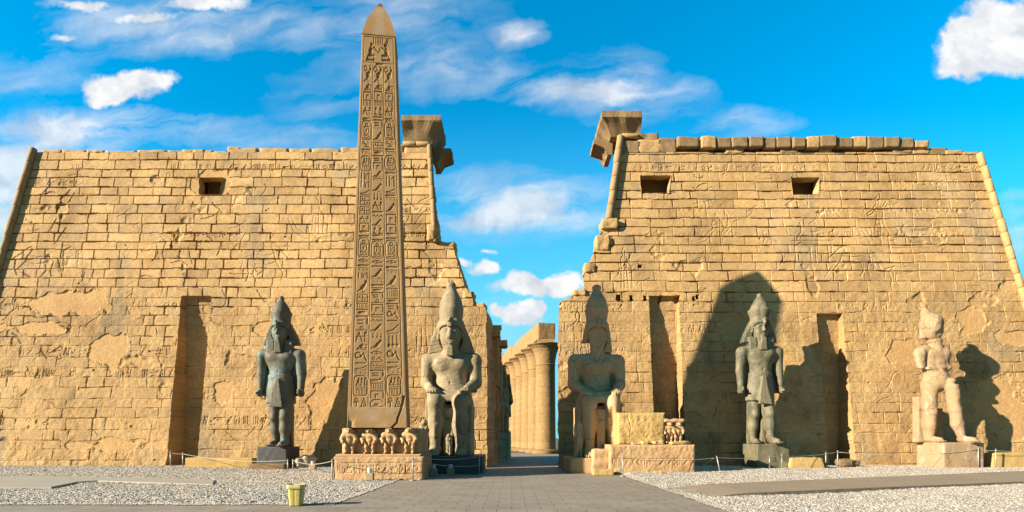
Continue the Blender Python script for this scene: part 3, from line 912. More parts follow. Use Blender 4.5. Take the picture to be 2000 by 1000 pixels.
rroot, rinfo = pylon('pylon_tower', [(1207, 250), (1207, 268), (1186, 428), (1174, 436), (1172, 450), (1179, 454), (1166, 472), (1160, 492), (1147, 518), (1142, 530), (1140, 565), (1122, 572), (1108, 584), (1091, 590), (1090, 700), (1090, 925)],
                     RW_EDGE, 297, 83, 8.0, RN,
                     [(1250, 343, 1311, 377, .9), (1546, 347, 1601, 380, 1.0)],
                     [(1765, 682, 38, 28), (1888, 622, 30, 24), (1960, 790, 36, 70), (1440, 640, 30, 18), (1500, 770, 30, 22), (1990, 660, 30, 12), (1180, 740, 16, 30)],
                     [(1208, 581, 10, 13), (1233, 582, 6, 12), (1260, 583, 6, 11), (1291, 583, 6, 13), (1324, 583, 9, 13), (1355, 583, 6, 9), (1250, 520, 8, 6), (1362, 580, 6, 8)],
                     [F_('king', 1370, 425, 60, 95), F_('gate', 1555, 470, 50, 45), F_('prow', 1690, 440, 70, 60), F_('horse', 1620, 480, 80, 60), F_('horse', 1740, 500, 70, 60, True), F_('god', 1110, 600, 40, 120), F_('god', 1205, 480, 30, 85), F_('god', 1150, 590, 30, 110), F_('gate', 1890, 560, 40, 40), F_('king', 1700, 380, 40, 80)],
                     'right sandstone tower of the temple gate, row of blocks along its top and two openings', inner='L')

torus_mould(lroot, [(68, 291), (0, 520), (-119, 922)], .26, 1, mat=M_CRUST2)
torus_mould(lroot, [(838, 284), (851, 474)], .22, 2, mat=M_CRUST2)
torus_mould(lroot, [(788, 283), (838, 283)], .22, 7)
torus_mould(rroot, [(1911, 301), (2000, 590), (2101, 922)], .26, 3)
torus_mould(rroot, [(1212, 268), (1189, 430)], .30, 4, mat=M_CRUST2)
torus_mould(rroot, [(1214, 267), (1246, 267)], .22, 8)


def top_block(root, x0, x1, y0, y1, name='coping_block', depth=1.6, seed=0, front=0.0, rad=.1, wob=.05, mat=None):
    a, b = wallp(x0, y1), wallp(x1, y0)
    o = rock_obj(name, mat or M_SAND, root, ((a.x + b.x) / 2, a.y + depth / 2 - front, a.z), w_=b.x - a.x - .03, d_=depth, h_=b.z - a.z, seed=seed, rad=rad, wob=wob, n=10, scale=.6)
    return o


rg = random.Random(4)
# low irregular top course of the left tower
x = 80
while x < 700:
    wd = rg.uniform(34, 66)
    y0 = (293.5 if x < 440 else 289.5) + rg.uniform(-.8, 1.2)
    if x < 440 < x + wd: wd = 444 - x
    top_block(lroot, x, min(x + wd, 704), y0, 298.5, seed=int(x), rad=.07, wob=.03)
    x += wd
for k, (a, b, c, d) in enumerate([(700, 792, 283, 298.5), (444, 470, 287, 298), (355, 400, 292, 298)]): top_block(lroot, a, b, c, d, seed=90 + k, rad=.06, wob=.03)
top_block(lroot, 790, 839, 286, 300, seed=95, rad=.05, wob=.02)
# overhanging row of separate blocks on the right tower
xs = [1318, 1364, 1396, 1426, 1458, 1488, 1513, 1543, 1570, 1597, 1629, 1661, 1689, 1722, 1752, 1782, 1810]
for k, (a, b) in enumerate(zip(xs[:-1], xs[1:])):
    o = top_block(rroot, a + rg.uniform(.6, 1.8), b - rg.uniform(.6, 1.8), 272 + rg.uniform(-1.2, 3.2) + (4 if k > 14 else 0), 292 + rg.uniform(-2.0, 1.0), seed=200 + k, front=.38 + rg.uniform(-.12, .12), rad=.045, wob=.022, depth=1.9, mat=M_CRUST if rg.random() < .6 else None)
    o.rotation_euler.z = rg.uniform(-.05, .05)
for k, (a, b) in enumerate([(1318, 1450), (1450, 1600), (1600, 1700), (1700, 1812)]):       # the course under them, set back
    top_block(rroot, a, b, 291, 299, seed=240 + k, front=-.75, depth=1.2, rad=.05, wob=.02)
for k, (a, b, c, d) in enumerate([(1418, 1452, 289, 299), (1524, 1560, 290, 299), (1600, 1624, 290, 299), (1744, 1782, 289, 299), (1782, 1815, 290, 300), (1812, 1850, 290, 300), (1846, 1882, 294, 301), (1286, 1320, 272, 299), (1246, 1290, 275, 299), (1210, 1250, 276, 299), (1880, 1912, 297, 302)]):
    top_block(rroot, a, b, c, d, seed=260 + k, front=.02, rad=.05, wob=.03, mat=M_CRUST if k % 2 else None)
top_block(rroot, 1243, 1286, 261, 275, 'roof_slab', 2.2, 280, rad=.08, mat=M_CRUST)
# broken corner lumps below the mouldings
top_block(rroot, 1174, 1206, 430, 449, 'broken_block', 1.6, 281, .3, .08, .04)
top_block(rroot, 1164, 1190, 462, 490, 'broken_block', 1.6, 282, .12, .07, .05)
top_block(rroot, 1141, 1162, 516, 532, 'broken_block', 1.4, 283, .1, .07, .05)
top_block(rroot, 1118, 1143, 566, 577, 'broken_block', 1.4, 284, .1, .06, .05)
top_block(lroot, 838, 890, 470, 490, 'broken_block', 2.0, 285, -.3, .2, .08)
top_block(lroot, 836, 852, 440, 472, 'broken_block', 1.4, 286, .3, .2, .1)
top_block(lroot, 908, 926, 566, 588, 'broken_block', 2.4, 287, -.6, .15, .08)
top_block(lroot, 922, 948, 590, 602, 'broken_block', 2.4, 288, -.2, .12, .08)


def cavetto(root, x0, x1, ytop, ylip, ybot, depth, flare, right, seed):
    """flared Egyptian cornice piece: rings widening in a quarter curve, then an upright lip"""
    a, b = wallp(x0, ybot), wallp(x1, ytop)
    zl = wallp(x0, ylip).z
    zb, zt = a.z, b.z
    fx0, fx1 = wallp(x0, ylip).x, wallp(x1, ylip).x
    rows = []
    n = 14
    for i in range(n + 1):
        t = i / n
        rows.append((zb + (zl - zb) * t, t ** 1.35))
    rows += [(zl + .02, 1.0), (zt, 1.0)]
    y0 = a.y
    B = Build()
    P = []
    for z, f in rows:
        g = flare * f
        xl = fx0 + (flare if right < 0 else 0) - (g if right < 0 else 0)
        xr = fx1 - (flare if right > 0 else 0) + (g if right > 0 else 0)
        loop = []
        for (xa, ya), (xb, yb) in zip([(xl, y0 - g), (xr, y0 - g), (xr, y0 + depth), (xl, y0 + depth)], [(xr, y0 - g), (xr, y0 + depth), (xl, y0 + depth), (xl, y0 - g)]):
            for k in range(12): loop.append((xa + (xb - xa) * k / 12, ya + (yb - ya) * k / 12, z))
        loop.append(loop[0])
        P.append(loop)
    P = np.array(P)
    nn = wob3(P, .7, seed)[..., None] * .035
    P = P + nn
    P[:, -1] = P[:, 0]
    c0, c1 = P[0].mean(0), P[-1].mean(0)
    P = np.concatenate([np.repeat(c0[None, None], P.shape[1], 1), P, np.repeat(c1[None, None], P.shape[1], 1)])
    B.grid(P)
    return B.obj('cornice', M_CRUST, root)


cavetto(lroot, 789, 864, 240, 249, 281, 3.0, .85, 1, 11)
cavetto(rroot, 1172, 1249, 231, 242, 267, 3.0, .85, -1, 12)


def side_cornice(root, x0, x1, y0, y1, dd, right, seed):
    """lower cornice piece that runs back along the passage side"""
    a, b = wallp(x0, y1), wallp(x1, y0)
    B = Build()
    L, w_, h_ = 2.2, b.x - a.x, b.z - a.z
    prof = [(0.0, 0.0)] + [(w_ * (1 - math.cos(t)), h_ * .72 * math.sin(t)) for t in np.linspace(.1, 1.57, 10)] + [(w_, h_), (-.4, h_), (-.4, 0.0), (0, 0)]
    P = []
    for k in range(7):
        P.append([((a.x + px) if right > 0 else (b.x - px), a.y + dd + L * k / 6, a.z + pz) for px, pz in prof])
    P = np.array(P)
    P = P + wob3(P, .5, seed)[..., None] * .03
    P = np.concatenate([np.repeat(P[:1].mean(1, keepdims=True), P.shape[1], 1), P, np.repeat(P[-1:].mean(1, keepdims=True), P.shape[1], 1)])
    B.grid(P, flip=right > 0)
    return B.obj('cornice', M_CRUST, root)


side_cornice(lroot, 851, 879, 277, 303, 1.2, 1, 21)
side_cornice(rroot, 1163, 1190, 262, 290, 1.0, -1, 22)


# ------------------------------------------------------------------ ruined wall along the left of the passage
def passage_wall():
    root = empty('passage_wall', (0, 0, 0), 'shaded ruined side wall receding along the left of the gate passage', 'wall')
    Y = np.arange(50.4, 63.0, .08)
    zt = np.interp(Y, [50, 51.0, 52.0, 53, 55, 58, 60, 61, 63], [12.6, 11.8, 11.6, 10.8, 9.9, 9.2, 8.2, 7.4, 6.6])
    zt = zt + .3 * np.round(vnoise(Y, Y * 0, 1.1, 3) * 2)
    v = np.linspace(0, 1, 170)
    V = v[:, None] * zt[None, :] - .1
    U = np.repeat(Y[None], len(v), 0)
    h, tint, *_ = masonry(U, V, 400, joint=1.2)
    for a, b, c, d in [(51.6, 52.4, 5.5, 9.8), (53.6, 54.4, 4.8, 8.6), (58, 59, 0, 4)]:
        h = np.where((U > a) & (U < b) & (V > c) & (V < d), -1.0, h)
    h = h + .25 * np.round(fbm(U, V, 3.0, 8, 2) * 2.2) * (V > 3)
    X = -1.88 + .089 * (U - 43) + h
    B = Build()
    P = np.stack([X, U, V], -1)
    B.grid(P, flip=True, col=tint)
    Q = P[-1].copy()
    Q[:, 0] -= 1.6
    B.grid(np.stack([P[-1], Q], 0), flip=True)
    Q2 = Q.copy()
    Q2[:, 2] = 0
    B.grid(np.stack([Q, Q2], 0), flip=True)
    E = P[:, -1].copy()
    E[:, 0] -= 1.6
    B.grid(np.stack([P[:, -1], E], 1), flip=True)
    E = P[:, 0].copy()
    E[:, 0] -= 1.6
    B.grid(np.stack([P[:, 0], E], 1))
    B.obj('wall', M_SAND, root)
    a = at(978, 668, 52.0)
    rock_obj('lintel_block', M_SAND, root, (a.x, 52, a.z - .5), w_=1.2, d_=1.8, h_=.55, seed=31, rad=.08)
    rock_obj('lintel_block', M_SAND, root, (a.x - .45, 50.2, a.z + .1), w_=.9, d_=1.5, h_=.5, seed=32, rad=.08)


passage_wall()


# ------------------------------------------------------------------ colonnade beyond the gate
def colonnade():
    mat = M_SANDC
    H = 15.2
    B = Build()
    prof = [(0, 0), (0, 1.9), (.5, 1.95), (.62, 1.55), (.66, 1.42), (1.6, 1.5), (4, 1.5), (4.02, 1.475), (4.05, 1.5), (7, 1.47), (7.03, 1.44), (7.06, 1.47), (10, 1.43), (10.03, 1.40), (10.06, 1.43), (12.0, 1.40),
            (12.05, 1.46), (12.2, 1.46), (12.25, 1.40), (12.35, 1.40), (12.4, 1.46), (12.55, 1.46), (12.6, 1.40), (12.7, 1.40), (12.75, 1.46), (12.9, 1.46), (12.95, 1.4)]
    rg = random.Random(12)
    drums, tone = [(0, 0), (0, 1.9), (.5, 1.95), (.62, 1.55)], [.8, .8, .85, .85]
    z = .66
    while z < 11.9:
        hh = rg.uniform(.85, 1.25)
        tn = rg.uniform(.88, 1.06)
        r_ = 1.50 - .10 * z / 12
        for zz_, rr_ in ((z, r_ - .03), (z + .025, r_), (z + hh - .025, r_ - .01), (z + hh, r_ - .035)):
            drums.append((zz_, rr_))
            tone.append(tn)
        z += hh + .01
    drums += [(zz_ + (z - 12.0 if zz_ < 12.02 else 0), rr_) for zz_, rr_ in prof if zz_ > 12.01 and zz_ > z]
    tone += [1.0] * (len(drums) - len(tone))
    B.lathe((0, 0, 0), drums, 96, 0.0, tone=tone)
    shaft = B.mesh('shaft', False)
    B = Build()
    capp = [(12.93, 1.38), (13.4, 1.44), (14.0, 1.52), (14.6, 1.66), (15.1, 1.9), (15.45, 2.25), (15.65, 2.6), (15.75, 2.66), (15.82, 2.5), (15.82, 0)]
    B.lathe((0, 0, 0), capp, 40, .02, 4)
    B.box((0, 0, 16.12), (1.15, 1.15, .32))
    capital = B.mesh('capital', False)
    shaft.materials.append(mat)
    capital.materials.append(mat)
    labs = ['nearest sunlit papyrus column of the colonnade seen through the gate, biggest and fully in view', 'second papyrus column of the colonnade, half hidden by the nearest one', 'third papyrus column from the near end of the colonnade',
            'fourth papyrus column, in the middle of the receding colonnade', 'fifth papyrus column from the near end of the colonnade', 'sixth papyrus column, last but one at the far end of the colonnade', 'farthest papyrus column of the colonnade, beside the dark passage wall']
    for k in range(7):
        p = Vector((4.85 - .93 * k, 81 + 4.85 * k, 0))
        r = empty('papyrus_column', p, labs[k], 'column', 'papyrus columns of the colonnade beyond the gate', rz=.3 * k)
        for nm, me in (('shaft', shaft), ('capital', capital)):
            o = bpy.data.objects.new(nm, me)
            COL.objects.link(o)
            o.parent = r
    root = empty('architrave', (0, 0, 0), 'long stone beam lying on the column capitals beyond the gate', 'architrave')
    d = Vector((-.93, 4.85, 0)).normalized()
    for k in range(7):
        a = Vector((4.85 - .93 * k, 81 + 4.85 * k, 16.46))
        L = 4.92
        c = a + d * (L / 2 if k else L / 2 - .45)
        o = rock_obj('beam_block', mat, root, c, math.atan2(d.y, d.x) - math.pi / 2, False, w_=2.5, d_=L if k else L + .9, h_=2.35 - (.25 if k in (3, 5) else 0), seed=50 + k, rad=.06, wob=.03, n=12, scale=1.2)
    # low wall and sand bank between and behind the columns
colonnade()


# ================================================================== STATUES: smooth distance fields meshed with surface nets
class SDF:
    def __init__(s, lo, hi, h):
        s.lo, s.h = np.array(lo, float), h
        s.n = [int((b - a) / h) + 2 for a, b in zip(lo, hi)]
        s.ax = [np.float32(s.lo[i] + np.arange(s.n[i]) * h) for i in range(3)]
        s.v = np.full(s.n, 9.0, np.float32)

    def _do(s, lo, hi, f, k, op):
        pad = k + 2.5 * s.h
        sl = []
        for i in range(3):
            a = max(int((lo[i] - pad - s.lo[i]) / s.h), 0)
            b = min(int((hi[i] + pad - s.lo[i]) / s.h) + 2, s.n[i])
            if b <= a: return s
            sl.append(slice(a, b))
        x, y, z = s.ax[0][sl[0]][:, None, None], s.ax[1][sl[1]][None, :, None], s.ax[2][sl[2]][None, None, :]
        d = f(x, y, z)
        sl = tuple(sl)
        v = s.v[sl]
        k = max(k, 1e-4)
        if op == 'u':
            t = np.clip(.5 + .5 * (v - d) / k, 0, 1)
            s.v[sl] = v + (d - v) * t - k * t * (1 - t)
        elif op == 's':
            d = -d
            t = np.clip(.5 - .5 * (v - d) / k, 0, 1)
            s.v[sl] = v + (d - v) * t + k * t * (1 - t)
        return s

    def cap(s, a, b, ra, rb=None, k=.08, sy=1.0, op='u'):
        rb = ra if rb is None else rb
        a, b = np.array(a, float), np.array(b, float)
        R_ = max(ra, rb)
        ba = (b - a) / np.array([1, sy, 1])
        L = float(ba @ ba) + 1e-9

        def f(x, y, z):
            px, py, pz = x - a[0], (y - a[1]) / sy, z - a[2]
            t = np.clip((px * ba[0] + py * ba[1] + pz * ba[2]) / L, 0, 1)
            return np.sqrt((px - t * ba[0]) ** 2 + (py - t * ba[1]) ** 2 + (pz - t * ba[2]) ** 2) - (ra + (rb - ra) * t)
        e = np.array([R_, R_ * max(sy, 1), R_])
        return s._do(np.minimum(a, b) - e, np.maximum(a, b) + e, f, k, op)

    def ell(s, c, r, k=.08, op='u'):
        m = min(r)

        def f(x, y, z):
            q = np.sqrt(((x - c[0]) / r[0]) ** 2 + ((y - c[1]) / r[1]) ** 2 + ((z - c[2]) / r[2]) ** 2)
            return (q - 1) * m * np.clip(q, .5, 2) ** .3
        return s._do(np.array(c) - r, np.array(c) + r, f, k, op)

    def box(s, c, h, rd=.05, k=.05, tx=0.0, ty=0.0, rx=0.0, op='u'):
        """tx, ty: growth of the half widths per metre of height; rx: tilt about x"""
        cr, sr = math.cos(rx), math.sin(rx)

        def f(x, y, z):
            X, Y0, Z0 = x - c[0], y - c[1], z - c[2]
            Y, Z = Y0 * cr + Z0 * sr, -Y0 * sr + Z0 * cr
            qx = np.abs(X) - (h[0] + tx * Z) + rd
            qy = np.abs(Y) - (h[1] + ty * Z) + rd
            qz = np.abs(Z) - h[2] + rd
            return np.sqrt(np.maximum(qx, 0) ** 2 + np.maximum(qy, 0) ** 2 + np.maximum(qz, 0) ** 2) + np.minimum(np.maximum(qx, np.maximum(qy, qz)), 0) - rd
        g = np.array([h[0] + abs(tx) * h[2], h[1] + abs(ty) * h[2] + abs(sr) * h[2], h[2] + abs(sr) * h[1]])
        return s._do(np.array(c) - g, np.array(c) + g, f, k, op)

    def lathe(s, c, prof, sy=1.0, k=.05, op='u'):
        zs, rs = [p[0] for p in prof], [p[1] for p in prof]
        m = max(rs)

        def f(x, y, z):
            r = np.interp(z, zs, rs)
            d = np.sqrt((x - c[0]) ** 2 + ((y - c[1]) / sy) ** 2) - r
            return np.maximum(d * .9, np.maximum(zs[0] - z, z - zs[-1]))
        return s._do((c[0] - m, c[1] - m * sy, zs[0]), (c[0] + m, c[1] + m * sy, zs[-1]), f, k, op)

    def fn(s, f, lo, hi, k=.05, op='u'):
        return s._do(np.array(lo), np.array(hi), f, k, op)

    def wear(s, amp, scale, seed):
        rg = np.random.default_rng(seed)
        t = 0
        x, y, z = s.ax[0][:, None, None], s.ax[1][None, :, None], s.ax[2][None, None, :]
        for i in range(7):
            kx, ky, kz = rg.normal(size=3) * 2.4 / scale
            t = t + np.sin(x * kx + y * ky + z * kz + rg.random() * 6.28).astype(np.float32)
        s.v += t * (amp / 2.6)
        return s

    def mesh(s, name, base=None):
        v, h = s.v, s.h
        ins = v < 0
        c = np.zeros([n - 1 for n in s.n], np.int8)
        for i in (0, 1):
            for j in (0, 1):
                for k in (0, 1):
                    c += ins[i:s.n[0] - 1 + i, j:s.n[1] - 1 + j, k:s.n[2] - 1 + k]
        act = (c > 0) & (c < 8)
        idx = np.argwhere(act)
        num = np.full(act.shape, -1, np.int32)
        num[act] = np.arange(len(idx))
        cv = {}
        for i in (0, 1):
            for j in (0, 1):
                for k in (0, 1): cv[i, j, k] = v[idx[:, 0] + i, idx[:, 1] + j, idx[:, 2] + k]
        acc = np.zeros((len(idx), 3))
        cnt = np.zeros(len(idx))
        for a in cv:
            for d in range(3):
                if a[d]: continue
                b = list(a)
                b[d] = 1
                va, vb = cv[a], cv[tuple(b)]
                m = (va < 0) != (vb < 0)
                t = np.where(m, va / np.where(m, va - vb, 1), 0)
                p = np.tile(np.array(a, float), (len(idx), 1))
                p[:, d] += t
                acc += p * m[:, None]
                cnt += m
        P = (idx + acc / cnt[:, None]) * h + s.lo
        Q = []
        for d in range(3):
            e, f = (d + 1) % 3, (d + 2) % 3
            a = np.moveaxis(ins, (d, e, f), (0, 1, 2))
            N = np.moveaxis(num, (d, e, f), (0, 1, 2))
            cr = a[:-1, 1:-1, 1:-1] != a[1:, 1:-1, 1:-1]
            q = np.stack([N[:, :-1, :-1], N[:, 1:, :-1], N[:, 1:, 1:], N[:, :-1, 1:]], -1)[cr]
            fl = a[:-1, 1:-1, 1:-1][cr]
            q[~fl] = q[~fl][:, ::-1]
            Q.append(q[(q >= 0).all(1)])
        return npmesh(name, P, np.concatenate(Q), True)

    def obj(s, name, mat, parent=None):
        return link(name, s.mesh(name), mat, parent)


def head(S, o, s, broken=False, sz=None):
    """face, ears and neck; o = chin point under the face, s = size (1 = 1.26 m from chin to brow band)"""
    sz = sz or s
    X = lambda x, y, z: (o[0] + x * s, o[1] + y * s, o[2] + z * sz)
    r = lambda a, b, c: (a * s, b * s, c * sz)
    S.cap(X(0, .50, -.75), X(0, .40, .25), .46 * s, .44 * s, .2 * s)
    S.ell(X(0, .38, .75), r(.64, .62, .62), .1 * s)
    S.ell(X(0, .22, .40), r(.54, .47, .42), .15 * s)
    for sg in (-1, 1):
        S.ell(X(.28 * sg, -.02, .50), r(.22, .18, .24), .12 * s)
        S.ell(X(.70 * sg, .30, .66), r(.10, .16, .25), .05 * s)
        S.ell(X(.76 * sg, .23, .66), r(.05, .09, .16), .03 * s, 's')
    if broken:
        S.ell(X(-.05, -.25, .42), r(.42, .30, .45), .15 * s, 's')
        return
    S.ell(X(0, -.08, .10), r(.20, .16, .13), .1 * s)
    for sg in (-1, 1):
        S.ell(X(.25 * sg, -.24, .78), r(.20, .17, .11), .05 * s, 's')
        S.ell(X(.25 * sg, -.09, .775), r(.15, .10, .06), .02 * s)
        S.cap(X(.08 * sg, -.22, .90), X(.42 * sg, -.08, .90), .035 * s, .03 * s, .05 * s)
    S.cap(X(0, -.20, .86), X(0, -.36, .50), .065 * s, .105 * s, .06 * s)
    S.ell(X(-.09, -.28, .49), r(.07, .08, .06), .04 * s)
    S.ell(X(.09, -.28, .49), r(.07, .08, .06), .04 * s)
    S.ell(X(0, -.20, .315), r(.22, .10, .05), .03 * s)
    S.ell(X(0, -.18, .225), r(.19, .10, .055), .03 * s)
    S.box(X(0, -.31, .27), r(.20, .06, .012), .01 * s, .03 * s, op='s')


def nemes(o, s, hl=1.0, hr=1.0, half=1.28, h=.05, lap=True, seed=0, sz=None):
    """striped royal head cloth: brow band, two side wings and lappets on the chest"""
    sz = sz or s
    S = SDF((o[0] - 1.75 * s, o[1] - 1.0 * s, o[2] - 1.3 * sz), (o[0] + 1.75 * s, o[1] + 1.3 * s, o[2] + 1.75 * sz), h)
    X = lambda x, y, z: (o[0] + x * s, o[1] + y * s, o[2] + z * sz)
    r = lambda a, b, c: (a * s, b * s, c * sz)
    S.ell(X(0, .42, 1.05), r(.80, .74, .50), .06 * s)
    ox, oy, oz = o

    def wing(sg, frac):
        def f(x, y, z):
            Z = (z - oz) / sz
            w = np.interp(Z, [-.15, .0, .5, 1.0, 1.18, 1.3], [half, half, half * .55 + .40, .84, .76, .68])
            Xs = (x - ox) / s * sg
            yc = .62 - (Z - .6) * .10
            d = np.maximum(np.maximum(Xs - w, .40 - Xs), np.abs((y - oy) / s - yc) - .32)
            d = np.maximum(d, np.maximum(-.16 + (1 - frac) * 1.1 - Z, Z - 1.25))
            return d * s
        S.fn(f, X(-1.7, .1, -.2), X(1.7, 1.2, 1.3), .06 * s)
    wing(-1, hl)
    wing(1, hr)
    S.ell(X(0, .16, .50), r(.70, .66, .70), .04 * s, 's')
    S.lathe(X(0, .40, 0), [(o[2] + .98 * sz, .72 * s), (o[2] + 1.22 * sz, .73 * s)], .95, .03)      # brow band
    if lap:
        for sg in (-1, 1):
            if (hl if sg < 0 else hr) > .6:
                S.box(X(.70 * sg, .16, -.40), r(.30, .13, .55), .05 * s, .08 * s, rx=-.10)
    x, y, z = S.ax[0][:, None, None], S.ax[1][None, :, None], S.ax[2][None, None, :]
    S.v += (.008 * s * np.sin(((z - oz) / s + .25 * np.abs(x - ox) / s) * 6.283 / .2)).astype(np.float32)
    return S.wear(.006, .5, seed)


def crown(o, s, red, white, seed, h=.05, sy=1.0, broken=False):
    zt = white[-1][0]
    m = max(p[1] for p in red + white) + .15
    S = SDF((o[0] - m, o[1] - m, red[0][0] - .1), (o[0] + m, o[1] + m, zt + .12), h)
    S.lathe(o, red, sy, .02)
    S.lathe(o, white, sy, .03)
    return S.wear(.008, .8, seed)


def beard(o, s, ln, w0, w1, h=.04):
    S = SDF((o[0] - .5 * s, o[1] - .8 * s, o[2] - (ln + .2) * s), (o[0] + .5 * s, o[1] + .5 * s, o[2] + .3 * s), h)
    S.box((o[0], o[1] - .04 * s, o[2] - ln * s / 2), ((w0 + w1) / 2 * s, .15 * s, ln * s / 2 + .08 * s), .05 * s, .03, tx=-(w1 - w0) / ln, rx=.10)
    return S


def fist(S, c, sg, h=1.0):
    """closed hand round a short rod, thumb in front"""
    S.ell(c, (.24 * h, .34 * h, .27 * h), .1)
    S.cap((c[0], c[1] - .55 * h, c[2]), (c[0], c[1] + .40 * h, c[2]), .10 * h, .10 * h, .03)
    for k, z in enumerate((.17, .06, -.06, -.17)):
        S.cap((c[0] + .20 * sg * h, c[1] - .22 * h, c[2] + z * h), (c[0] - .02 * sg * h, c[1] - .36 * h + .03 * abs(k - 1.5), c[2] + z * h), .065 * h, .06 * h, .02)
    S.cap((c[0] - .20 * sg * h, c[1] - .10 * h, c[2] + .22 * h), (c[0] - .05 * sg * h, c[1] - .38 * h, c[2] + .16 * h), .085 * h, .07 * h, .03)


def foot(S, x, y, ln, w, h=.3, yaw=0.0):
    """heel at y, toes towards -y"""
    S.cap((x, y, .26), (x + yaw * ln, y - ln * .72, .14), w * .95, w * .8, .12, 1.0)
    for k in range(5):
        tx = x + yaw * ln + (k - 2) * w * .44
        S.cap((tx * .97 + x * .03, y - ln * .62, .13), (tx, y - ln * (1.0 - .035 * abs(k - 1.6)), .09), w * .26, w * .20, .025)


def standing_body(h=.05, seed=1, legs=True):
    S = SDF((-2.0, -2.1, -.05), (2.0, 1.3, 9.2), h)
    # legs: viewer's left straight, viewer's right striding
    S.cap((-.47, .15, 4.0), (-.47, .02, 2.15), .52, .41, .1)
    S.ell((-.47, -.12, 2.12), (.33, .36, .36), .1)
    S.cap((-.47, .10, 2.0), (-.47, .16, 1.25), .40, .40, .12)
    S.cap((-.47, .16, 1.3), (-.48, .22, .35), .39, .26, .12)
    S.cap((.50, -.05, 4.0), (.52, -.50, 2.15), .53, .41, .1)
    S.ell((.52, -.64, 2.12), (.33, .36, .36), .1)
    S.cap((.52, -.50, 2.0), (.54, -.58, 1.25), .40, .40, .12)
    S.cap((.54, -.58, 1.3), (.56, -.66, .35), .39, .26, .12)
    foot(S, -.49, .32, 1.25, .29, yaw=-.03)
    foot(S, .58, -.55, 1.30, .29, yaw=.05)
    S.box((0, .92, 3.9), (.55, .30, 3.9), .06, .05)                    # back pillar
    S.box((.22, .30, 1.6), (.20, .55, 1.6), .05, .08)                  # web of stone behind the striding leg
    # torso
    S.ell((0, -.02, 5.35), (.86, .56, .95), .2)
    S.ell((0, .02, 6.35), (1.18, .62, .85), .3)
    for sg in (-1, 1):
        S.ell((.46 * sg, -.36, 6.52), (.50, .27, .36), .15)
        S.cap((.55 * sg, .05, 6.82), (1.40 * sg, .08, 6.72), .40, .42, .15)
        S.cap((1.42 * sg, .05, 6.65), (1.53 * sg, .10, 5.35), .43, .36, .1)
        S.cap((1.53 * sg, .10, 5.35), (1.56 * sg, -.06, 4.25), .34, .24, .1)
        fist(S, (1.58 * sg, -.10, 3.88), sg)
        S.box((1.15 * sg, .35, 5.2), (.45, .16, 1.5), .08, .1)          # stone left between arm and body
    S.ell((0, -.58, 5.42), (.06, .08, .09), .04, 's')
    S.cap((0, -.62, 5.6), (0, -.66, 6.3), .02, .03, .06, op='s')
    # kilt with its stiff front panel
    S.lathe((0, .0, 0), [(3.12, 1.06), (3.2, 1.12), (4.2, 1.06), (5.0, .93), (5.06, .92)], .66, .06)
    S.fn(lambda x, y, z: np.maximum(np.maximum(np.abs(x) - np.interp(z, [2.85, 4.9], [.52, .16]), np.abs(y - np.interp(z, [2.85, 4.9], [-.86, -.62])) - .14), np.maximum(2.85 - z, z - 4.9)), (-.6, -1.1, 2.85), (.6, -.4, 4.9), .04)
    S.lathe((0, 0, 0), [(4.93, .97), (5.2, .95)], .66, .03)
    x, y, z = S.ax[0][:, None, None], S.ax[1][None, :, None], S.ax[2][None, None, :]
    pl = ((z > 3.1) & (z < 4.9)) * np.sin(np.arctan2(x, -y + .1) * 26) * .004
    S.v += pl.astype(np.float32)
    head(S, (0, -.42, 7.60), .98, sz=1.14)
    return S.wear(.014, 1.2, seed).wear(.004, .3, seed + 1)


def standing_statue(name, loc, label, mat, crown_mat, seed, H, broad=1.0, crown_red=None, crown_white=None):
    root = empty(name, loc, label, 'statue', 'standing statues in front of the gate')
    s = H / 11.0
    standing_body(.05, seed).obj('body', mat, root)
    o = (0, -.42, 7.60)
    nemes(o, .98, half=1.36, seed=seed + 3, sz=1.14).obj('head_cloth', mat, root)
    red = crown_red or [(8.85, .70), (9.3, .70), (9.70, .77), (9.80, .78)]
    wht = crown_white or [(9.6, .70), (9.85, .70), (10.1, .60), (10.4, .43), (10.65, .24), (10.72, .20), (10.78, .21), (10.93, .20), (11.0, .12)]
    cr = crown((0, .06, 0), 1, red, wht, seed + 4).obj('crown', crown_mat, root)
    beard((0, -.54, 7.62), .96, .80, .20, .30).obj('beard', mat, root)
    S = SDF((-.3, -1.4, 8.4), (.3, -.5, 9.3), .04)
    S.cap((0, -.72, 8.52), (0, -.85, 8.72), .07, .11, .04).cap((0, -.85, 8.72), (0, -.80, 8.95), .11, .09, .04).ell((0, -.86, 9.0), (.09, .13, .08), .03)
    S.obj('cobra_ornament', mat, root)
    root.scale = (s * broad, s, s)
    return root


